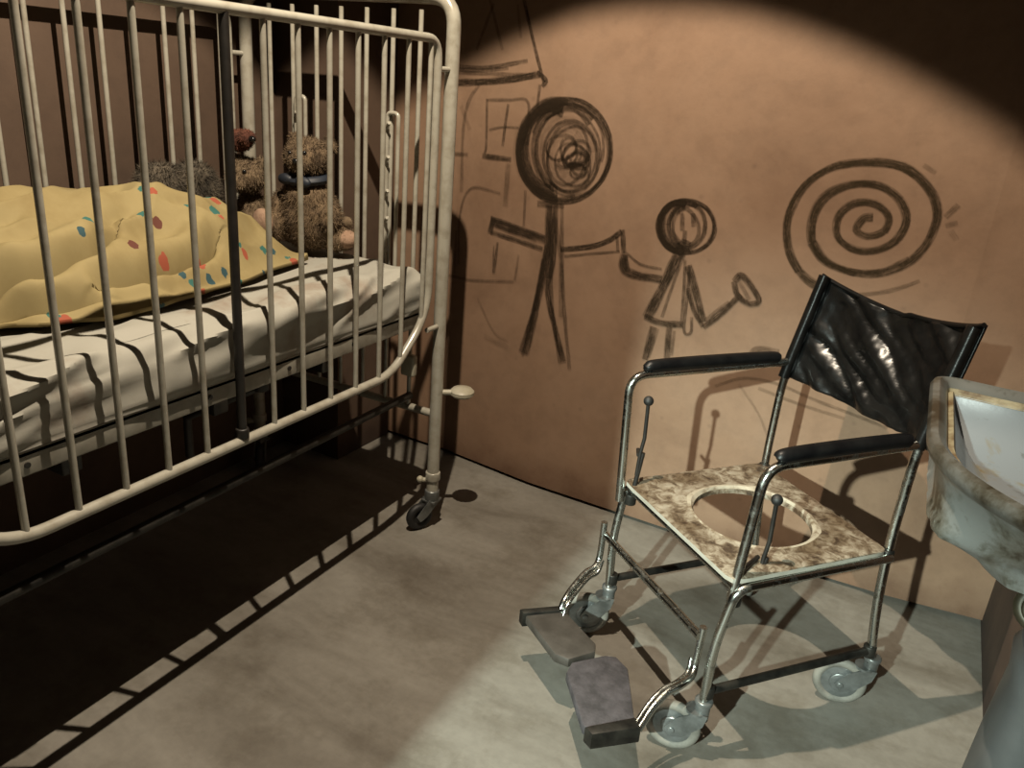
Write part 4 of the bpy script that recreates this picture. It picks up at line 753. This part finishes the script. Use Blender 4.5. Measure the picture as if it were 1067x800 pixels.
S = V((-1.814, 1.754, .884))
cub = plush('small_teddy_bear', S, 'smaller tan teddy bear leaning on the large bear, between it and the grey plush', 'pale_fur',
    [(S + V((0, .02, .075)), (.050, .045, .075)), (S + V((-.035, -.01, .05)), (.025, .034, .034)), (S + V((.014, -.02, .05)), (.024, .034, .034))], 4500, 11)
link('head', furry(merged(ball(ball(ball(ball(bmesh.new(), S + V((.005, 0, .195)), (.058, .052, .052)), S + V((-.038, .01, .235)), (.018, .012, .018)), S + V((.046, .02, .232)), (.018, .012, .018)), S + V((.022, -.046, .180)), (.026, .022, .021)), .005), 4200, .012, 12), 'pale_fur', cub)
link('nose', ball(bmesh.new(), S + V((.027, -.068, .186)), (.008, .006, .006), sub=2), 'eye', cub)
for q in (V((.0, -.050, .210)), V((.040, -.040, .212))): link('eye', ball(bmesh.new(), S + q, .006, sub=2), 'eye', cub)

R = V((-1.800, 1.742, 1.142))
rt = plush('small_rust_plush', R, 'tiny rust-red plush toy perched on top of the smaller teddy bear', 'red_fur',
    [(R + V((-.02, 0, .034)), (.042, .032, .032)), (R + V((.018, -.008, .044)), (.026, .024, .024))], 1800, 21, .009, None, .004)
link('beak', ball(bmesh.new(), R + V((.044, -.012, .044)), (.013, .009, .009), sub=2), 'eye', rt)

G = V((-1.890, 1.580, .892))
dog = plush('grey_plush_dog', G, 'shaggy grey-brown plush lying behind the yellow blanket, furthest left of the toys', 'grey_fur',
    [(G + V((.0, .05, .13)), (.062, .085, .095)), (G + V((.0, -.06, .155)), (.06, .070, .070)), (G + V((.04, -.12, .12)), (.04, .04, .036)), (G + V((-.01, -.04, .19)), (.022, .03, .025)),
     (G + V((.0, .0, .05)), (.062, .12, .05)), (G + V((.02, .04, .185)), (.04, .04, .03))], 9000, 31, .020)
link('nose', ball(bmesh.new(), G + V((.046, -.158, .130)), (.010, .010, .008), sub=2), 'eye', dog)

# ---------------------------------------------------------------- commode wheelchair
O2 = V((-.55, 1.775, 0)); W2 = V((.77, -.638, 0)); D2 = V((.638, .77, 0))
def L(s, t, z): return O2 + W2 * s + D2 * t + V((0, 0, z))
SW = .44; rt_ = .0108
chair = root('commode_wheelchair', L(.22, .2, 0), 'rusty chrome commode wheelchair with round hole in its peeling seat, black sling back', 'wheelchair')
for s in (0, SW):
    o_ = -.012 if s == 0 else .012
    # arm frame: front upright, rounded corner, arm rail, plus a lower socket beside the leg
    ta, tb, zc, zp = (-.012, -.030, .757, .018) if s == 0 else (.012, .034, .722, .060)
    link('arm_frame', T(rounded([L(s, ta, .415), L(s, tb, zc), L(s, .438, zc + .008)], [0, .05, 0], 8), rt_), 'chrome', chair)
    # arm pad
    bm = T(catmull([L(s, zp, zc + .014), L(s, zp + .02, zc + .021), L(s, .21, zc + .024), L(s, .38, zc + .023), L(s, .410, zc + .018)], 6), lambda u: .0165 * (1 - .45 * abs(2 * u - 1) ** 6), seg=14)
    link('arm_pad', bm, 'armpad', chair)
    # back post: caster to seat, then up, leaning back above the arm
    path = rounded([L(s, .475 if s == 0 else .49, .11), L(s, .452, .30), L(s, .437, .47), L(s, .440, .73), L(s, .503, .985)], [0, .08, .08, .08, 0], 6)
    link('back_post', T(path, rt_), 'chrome', chair)
    # seat side rail that bends down into the front leg
    path = rounded([L(s + o_, .437, .452), L(s + o_, .012, .447), L(s + o_ * .4, -.012, .30), L(s, -.004, .11)], [0, .035, .05, 0], 8)
    link('side_rail', T(path, rt_), 'chrome', chair)
    link('lower_rail', T([L(s, -.004, .176), L(s, .472, .176)], .0102), 'darkmetal', chair)
    for z, tt in ((.415, .021), (.452, .437), (.176, .0), (.176, .47)):
        link('clamp', disc(bmesh.new(), L(s, tt, z), (0, 0, 1), .0150, .030, bev=.003), 'darkmetal', chair)
for tt, z in ((.437, .452), (.012, .447)):
    link('cross_tube', T([L(-.005, tt, z), L(SW + .005, tt, z)], .0095), 'darkmetal' if z < .3 else 'chrome', chair)
link('front_cross_tube', T([L(-.03, -.02, .296), L(.405, -.02, .300)], .0105), 'chrome', chair)
# lock levers with black knobs
for s, t0, dz in ((.030, .006, 0), (.418, .094, -.072)):
    bm = T([L(s, t0 + .002, .50 + dz), L(s, t0 + .004, .56 + dz), L(s, t0 + .010, .60 + dz), L(s, t0 + .006, .70 + dz)], .0048)
    tube(bm, [L(s, t0, .46 if dz == 0 else .44), L(s, t0 + .012, .56 + dz)], .006); tube(bm, [L(s * .97, t0, .555 + dz), L(0 if s < .1 else SW, .022, .555 + dz)], .005)
    lv = link('lock_lever', bm, 'blackrod', chair)
    link('knob', ball(bmesh.new(), L(s, t0 + .006, .70 + dz), .0125, sub=3), 'black_rubber', lv)
# seat board with a round hole
def ring_pts(s0, t0, ra, rb2, n): return [(s0 + ra * math.cos(2 * math.pi * k / n), t0 + rb2 * math.sin(2 * math.pi * k / n)) for k in range(n)]
NS = 96; hs, ht, hr = .243, .205, .138
def board(z0, z1, sa, sb, ta, tb):
    bm = bmesh.new(); hole = ring_pts(hs, ht, hr, hr, NS); cr = .022
    outer = []
    for k in range(NS):
        a = 2 * math.pi * k / NS; dx, dy = math.cos(a), math.sin(a)
        ks = []
        if dx > 1e-9: ks.append((sb - hs) / dx)
        if dx < -1e-9: ks.append((sa - hs) / dx)
        if dy > 1e-9: ks.append((tb - ht) / dy)
        if dy < -1e-9: ks.append((ta - ht) / dy)
        m_ = min(ks); p = [hs + dx * m_, ht + dy * m_]
        for cs, ct in ((sa, ta), (sb, ta), (sb, tb), (sa, tb)):       # soften the corners
            vx, vy = p[0] - cs, p[1] - ct
            if abs(vx) < cr and abs(vy) < cr:
                ox, oy = cs + math.copysign(cr, hs - cs), ct + math.copysign(cr, ht - ct)
                q = V((p[0] - ox, p[1] - oy)); q.normalize(); p = [ox + q.x * cr, oy + q.y * cr]
        outer.append(p)
    loops = []
    fr = [0, .05, .12, .3, .5, .7, .85, 1]
    for q in fr:
        row = []
        for k in range(NS):
            s, t = hole[k][0] * (1 - q) + outer[k][0] * q, hole[k][1] * (1 - q) + outer[k][1] * q
            zz_ = z1 + (.006 * math.exp(-((q - .07) / .09) ** 2)) + .0015 * noise.noise(V((s * 30, t * 30, 0))) * (q > .2) - (.004 if q == 1 else 0) - (.004 if q == 0 else 0)
            row.append(bm.verts.new(L(s, t, zz_)))
        loops.append(row)
    bot_o = [bm.verts.new(L(p[0], p[1], z0)) for p in outer]; bot_i = [bm.verts.new(L(p[0], p[1], z0)) for p in hole]
    rim_f = []
    for li, (a, c) in enumerate(zip(loops, loops[1:])):
        for k in range(NS):
            f = bm.faces.new((a[k], c[k], c[(k + 1) % NS], a[(k + 1) % NS]))
            if li < 2: rim_f.append(f)
    side = []
    for k in range(NS):
        side.append(bm.faces.new((loops[-1][k], bot_o[k], bot_o[(k + 1) % NS], loops[-1][(k + 1) % NS])))
        bm.faces.new((bot_i[k], loops[0][k], loops[0][(k + 1) % NS], bot_i[(k + 1) % NS]))
        bm.faces.new((bot_o[k], bot_i[k], bot_i[(k + 1) % NS], bot_o[(k + 1) % NS]))
    bmesh.ops.recalc_face_normals(bm, faces=bm.faces)
    for f in side: f.material_index = 1
    for f in rim_f: f.material_index = 2
    return bm
seat = link('seat', board(.460, .474, -.006, .452, -.004, .428), ['seat', 'seat_edge', 'seat_ring'], chair); seat['label'] = 'flaking cream and brown seat board'
# sling backrest wrapped round both posts
bm = bmesh.new(); NU, NV = 90, 44; g = []
def post_t(z): return .440 + (max(0, z - .73)) / .255 * .063
for i in range(NU + 1):
    u = i / NU; s = -.016 + (SW + .032) * u; m_ = math.sin(math.pi * u); row = []
    for j in range(NV + 1):
        v = j / NV
        zb = .722 - .014 * m_ ** 1.2; zt = .992 - .040 * m_ ** .8 + .01 * (u if u > .5 else 0)
        z = zb + (zt - zb) * v
        sag = .058 * m_ ** .9
        t = post_t(z) + sag + .012 * (1 - m_)
        wr = .010 * noise.noise(V((s * 9 + z * 8, z * 5 - s * 6, 2))) + .010 * (1 - math.sqrt(noise.noise(V((s * 13 + z * 20, z * 6 - s * 3, 5))) ** 2 + .004) * 2.4) + .002 * noise.noise(V((s * 60, z * 60, 1)))
        t += wr * min(1, m_ * 2.2)
        if u < .035 or u > .965: t -= 0
        row.append(bm.verts.new(L(s, t - .014 * math.exp(-((min(u, 1 - u)) / .03) ** 2) * 0 , z)))
    g.append(row)
for a, c in zip(g, g[1:]):
    for k in range(NV): bm.faces.new((a[k], c[k], c[k + 1], a[k + 1]))
back = link('backrest', bm, 'vinyl', chair)
sd = back.modifiers.new('thickness', 'SOLIDIFY'); sd.thickness = .006; sd.offset = 0
back['label'] = 'creased black vinyl sling'
for s in (0, SW):   # sleeves sewn round the posts
    bm = T([L(s, post_t(z) + .0, z) for z in (.722, .78, .85, .92, .985, .993)], .0148, seg=16)
    link('backrest_sleeve', bm, 'vinyl', back)
bm = bmesh.new(); P = [g[i][NV].co.copy() for i in range(0)]
pts = []
for i in range(0, 31):
    u = i / 30; m_ = math.sin(math.pi * u); pts.append(L(-.016 + (SW + .032) * u, post_t(.97) + .058 * m_ ** .9 + .012 * (1 - m_), .992 - .040 * m_ ** .8 + .01 * (u if u > .5 else 0)))
link('backrest_hem', T(catmull(pts, 3), .0055, seg=8), 'vinyl', back)
# foot plates on curved hangers
hang = [([L(-.030, -.028, .335), L(-.028, -.030, .235), L(-.012, -.050, .212), L(-.004, -.080, .205), L(.024, -.128, .19), L(.050, -.165, .172), L(.062, -.180, .148)]),
        ([L(.402, -.012, .32), L(.400, -.014, .23), L(.415, -.030, .205), L(.430, -.070, .20), L(.434, -.105, .193), L(.447, -.145, .175), L(.468, -.188, .148)])]
for i, h in enumerate(hang):
    hg = link('foot_hanger', T(catmull(h, 8), .0088), 'chrome', chair)
    link('inner_tube', T(catmull([p + W2 * (.016 if i == 0 else -.016) + V((0, 0, -.006)) for p in h[1:]], 8), .0055), 'chrome', hg)
def plate(poly, z, mat, name, lab, bl):
    bm = prism(bmesh.new(), [(L(s, t, 0).x, L(s, t, 0).y) for s, t in poly], z - .026, z, .005)
    pl = link(name, bm, mat, chair); pl['label'] = lab
    bm = prism(bmesh.new(), [(L(s, t, 0).x, L(s, t, 0).y) for s, t in bl], z - .034, z + .008, .004)
    link('hinge_block', bm, 'darkmetal', pl); return pl
plate([(.052, -.272), (.205, -.262), (.232, -.238), (.226, -.165), (.20, -.150), (.062, -.168)], .152, 'brown_tread', 'foot_plate', 'bare brown foot plate', [(.034, -.280), (.054, -.280), (.070, -.168), (.050, -.168)])
plate([(.243, -.236), (.27, -.262), (.425, -.298), (.447, -.285), (.447, -.185), (.30, -.118), (.255, -.125), (.243, -.150)], .152, 'charcoal_tread', 'foot_plate', 'grey ribbed foot plate', [(.438, -.300), (.462, -.296), (.476, -.188), (.446, -.185)])
# casters
def chair_caster(st, off, axis):
    c = V((st.x + off[0], st.y + off[1], .064)); ax = V((*axis, 0)).normalized()
    bm = disc(bmesh.new(), (st.x, st.y, .126), (0, 0, 1), .0165, .055, bev=.003); disc(bm, (st.x, st.y, .148), (0, 0, 1), .020, .012, bev=.003)
    hd = (V((c.x, c.y, 0)) - V((st.x, st.y, 0))).normalized()
    for sg in (-1, 1):
        pl = []
        for dx, dz, w_ in ((-.015, .122, 0), (.012, .124, 0), (.050, .100, 0), (.074, .066, 0), (.058, .045, 0), (.030, .052, 0), (-.008, .092, 0)):
            pl.append(V((st.x, st.y, 0)) + hd * dx + V((0, 0, dz)))
        lo = [bm.verts.new(p + ax * (sg * .0185 - .0015)) for p in pl]; hi = [bm.verts.new(p + ax * (sg * .0185 + .0015)) for p in pl]
        n = len(pl); bm.faces.new(lo[::-1]); bm.faces.new(hi)
        for k in range(n): bm.faces.new((lo[k], lo[(k + 1) % n], hi[(k + 1) % n], hi[k]))
    disc(bm, V((st.x, st.y, .121)) + hd * .012, (0, 0, 1), .024, .006)
    disc(bm, c, ax, .008, .046, 16, .002)
    bmesh.ops.recalc_face_normals(bm, faces=bm.faces)
    f = link('caster', bm, 'cap', chair)
    wh = link('wheel', disc(disc(bmesh.new(), c, ax, .048, .014, 32, .003), c, ax, .026, .022, 24, .004), 'cap', f)
    link('tyre', torus(bmesh.new(), c, ax, .0525, .0115, 40, 12), 'rubber', wh)
    return f
chair_caster(L(0, -.004, 0), (-.048, -.030), (.42, -.9))
chair_caster(L(SW, -.004, 0), (-.056, -.012), (.12, -1))
chair_caster(L(SW, .49, 0), (-.058, -.016), (.18, -1))
chair_caster(L(0, .475, 0), (-.004, .060), (1, .1))

# ---------------------------------------------------------------- washbasin, trap and pedestal on the right wall
def smooth_poly(pts, rads, seg=7):
    return [(p.x, p.y) for p in rounded([(x, y, 0) for x, y in pts], rads, seg, True)]
BZ = .95
outer = [(.372, 1.655), (.205, 1.635), (.050, 1.645), (.058, 1.225), (.170, 1.075), (.372, .99)]
rad = [.03, .05, .055, .09, .12, .04]
def resample(poly, n):
    P = [V((*p, 0)) for p in poly]; Ls = [0]
    for i in range(len(P)): Ls.append(Ls[-1] + (P[(i + 1) % len(P)] - P[i]).length)
    out = []
    for k in range(n):
        d = Ls[-1] * k / n
        for i in range(len(P)):
            if Ls[i + 1] >= d:
                t = (d - Ls[i]) / max(1e-9, Ls[i + 1] - Ls[i]); out.append(P[i].lerp(P[(i + 1) % len(P)], t)); break
    return out
NB = 160
base_o = resample(smooth_poly(outer, rad, 10), NB)
cen = V((.225, 1.32, 0))
nrmls = []
for i in range(NB):
    t = base_o[(i + 1) % NB] - base_o[i - 1]; t.normalize(); n_ = V((t.y, -t.x, 0))
    if n_.dot(base_o[i] - cen) < 0: n_ = -n_
    nrmls.append(n_)
def off(i, d): return base_o[i] - nrmls[i] * d
def shell(bm, prof):
    rings = []
    for d, z, sc in prof:
        ring = []
        for i in range(NB):
            p = off(i, d); p = cen + (p - cen) * sc; p.z = z; ring.append(bm.verts.new(p))
        rings.append(ring)
    fs = []
    for a, c in zip(rings, rings[1:]):
        for k in range(NB): fs.append(bm.faces.new((a[k], a[(k + 1) % NB], c[(k + 1) % NB], c[k])))
    return rings, fs
basin = root('washbasin', (.225, 1.32, .80), 'chipped grey-white enamel washbasin with rusty inner edge, fixed to right wall', 'washbasin')
bm = bmesh.new()
prof = [(.030, BZ - .016, 1), (.024, BZ - .006, 1), (.014, BZ, 1), (.004, BZ - .003, 1), (.0, BZ - .012, 1), (.002, BZ - .022, 1), (.009, BZ - .030, 1)]
shell(bm, prof); bmesh.ops.recalc_face_normals(bm, faces=bm.faces)
link('rim', bm, 'basin_rim', basin)
bm = bmesh.new()
prof = [(.009, BZ - .028, 1), (.020, BZ - .045, 1), (.022, BZ - .075, 1), (.021, BZ - .105, 1), (.014, BZ - .118, 1), (.016, BZ - .128, 1), (.034, BZ - .132, .99), (.06, BZ - .146, .90), (.06, BZ - .175, .62), (.06, BZ - .19, .36)]
rg, _ = shell(bm, prof); bm.faces.new(rg[-1])
def taper(vs, lim, amt):
    for v in vs:
        d = min(1, max(0, (BZ - .035 - v.co.z) / .09))
        if v.co.y < lim: v.co.y += (lim - v.co.y) * amt * d
        if v.co.x < .2: v.co.x += .014 * d * (.2 - v.co.x) / .15
taper([v for r_ in rg for v in r_], 1.215, .80)
for r_ in rg[3:6]:
    for v in r_: v.co += V((noise.noise(v.co * 40), noise.noise(v.co * 40 + V((5, 0, 0))), noise.noise(v.co * 30))) * .0035
bmesh.ops.recalc_face_normals(bm, faces=bm.faces)
link('basin_body', bm, 'basin_out', basin)
bm = bmesh.new(); shell(bm, [(.029, BZ - .015, 1), (.033, BZ - .022, 1), (.040, BZ - .019, 1), (.044, BZ - .026, 1)]); bmesh.ops.recalc_face_normals(bm, faces=bm.faces)
lip = link('rusty_lip', bm, 'rust_lip', basin); lip['label'] = 'flaking yellow rust inside the rim'
bm = bmesh.new(); rg, _ = shell(bm, [(.043, BZ - .024, 1), (.048, BZ - .05, .99), (.056, BZ - .08, .93), (.06, BZ - .105, .80), (.06, BZ - .120, .50), (.06, BZ - .125, .12)])
taper([v for r_ in rg for v in r_], 1.27, .85)
bm.faces.new(rg[-1]); bmesh.ops.recalc_face_normals(bm, faces=bm.faces); bmesh.ops.reverse_faces(bm, faces=bm.faces)
link('bowl', bm, 'basin_in', basin)
bm = disc(bmesh.new(), (.225, 1.32, BZ - .122), (0, 0, 1), .028, .006, 28, .002); link('drain', bm, 'darkmetal', basin)
# drain trap
bm = T(catmull([(.285, 1.40, .755), (.285, 1.40, .72), (.285, 1.375, .68), (.31, 1.365, .662), (.34, 1.37, .68), (.372, 1.38, .70)], 8), .020, seg=16)
torus(bm, (.285, 1.37, .675), (-.35, -1, .35), .030, .011, 28, 10); disc(bm, (.285, 1.365, .678), (-.35, -1, .35), .026, .05, 24, .004); disc(bm, (.285, 1.40, .742), (0, 0, 1), .030, .02, 8, .002)
o = link('drain_trap', bm, 'pipe', None, True, (.30, 1.38, .68)); tag(o, 'corroded drain pipe with round cleanout cap beneath the washbasin', 'pipe')
# rust-stained riser pipe
bm = T(catmull([(.362, 1.52, 0), (.362, 1.52, .30), (.362, 1.52, .70), (.340, 1.50, .78)], 6), .014, seg=14); disc(bm, (.362, 1.52, .62), (0, 0, 1), .022, .03, 6, .002)
o = link('supply_pipe', bm, 'rust_lip', None, True, (.362, 1.52, 0)); tag(o, 'thin rust-coated pipe rising behind the grey porcelain pedestal', 'pipe')
# pedestal
bm = bmesh.new(); NP = 40; rings = []
for z, rx, ry, cx in ((0, .075, .12, .300), (.03, .075, .12, .300), (.06, .066, .105, .305), (.25, .056, .088, .312), (.42, .052, .080, .314), (.55, .048, .076, .318), (.60, .052, .080, .316), (.618, .046, .07, .318), (.622, .03, .05, .318)):
    ring = []
    for k in range(NP):
        a = 2 * math.pi * k / NP; c_, s_ = math.cos(a), math.sin(a)
        ring.append(bm.verts.new((cx + rx * math.copysign(abs(c_) ** .75, c_), 1.36 + ry * math.copysign(abs(s_) ** .75, s_), z)))
    rings.append(ring)
for a, c in zip(rings, rings[1:]):
    for k in range(NP): bm.faces.new((a[k], a[(k + 1) % NP], c[(k + 1) % NP], c[k]))
bm.faces.new(rings[0][::-1]); bm.faces.new(rings[-1])
o = link('pedestal', bm, 'pedestal', None, True, (.29, 1.36, 0)); tag(o, 'grey porcelain pedestal standing on the floor beneath the washbasin', 'pedestal')
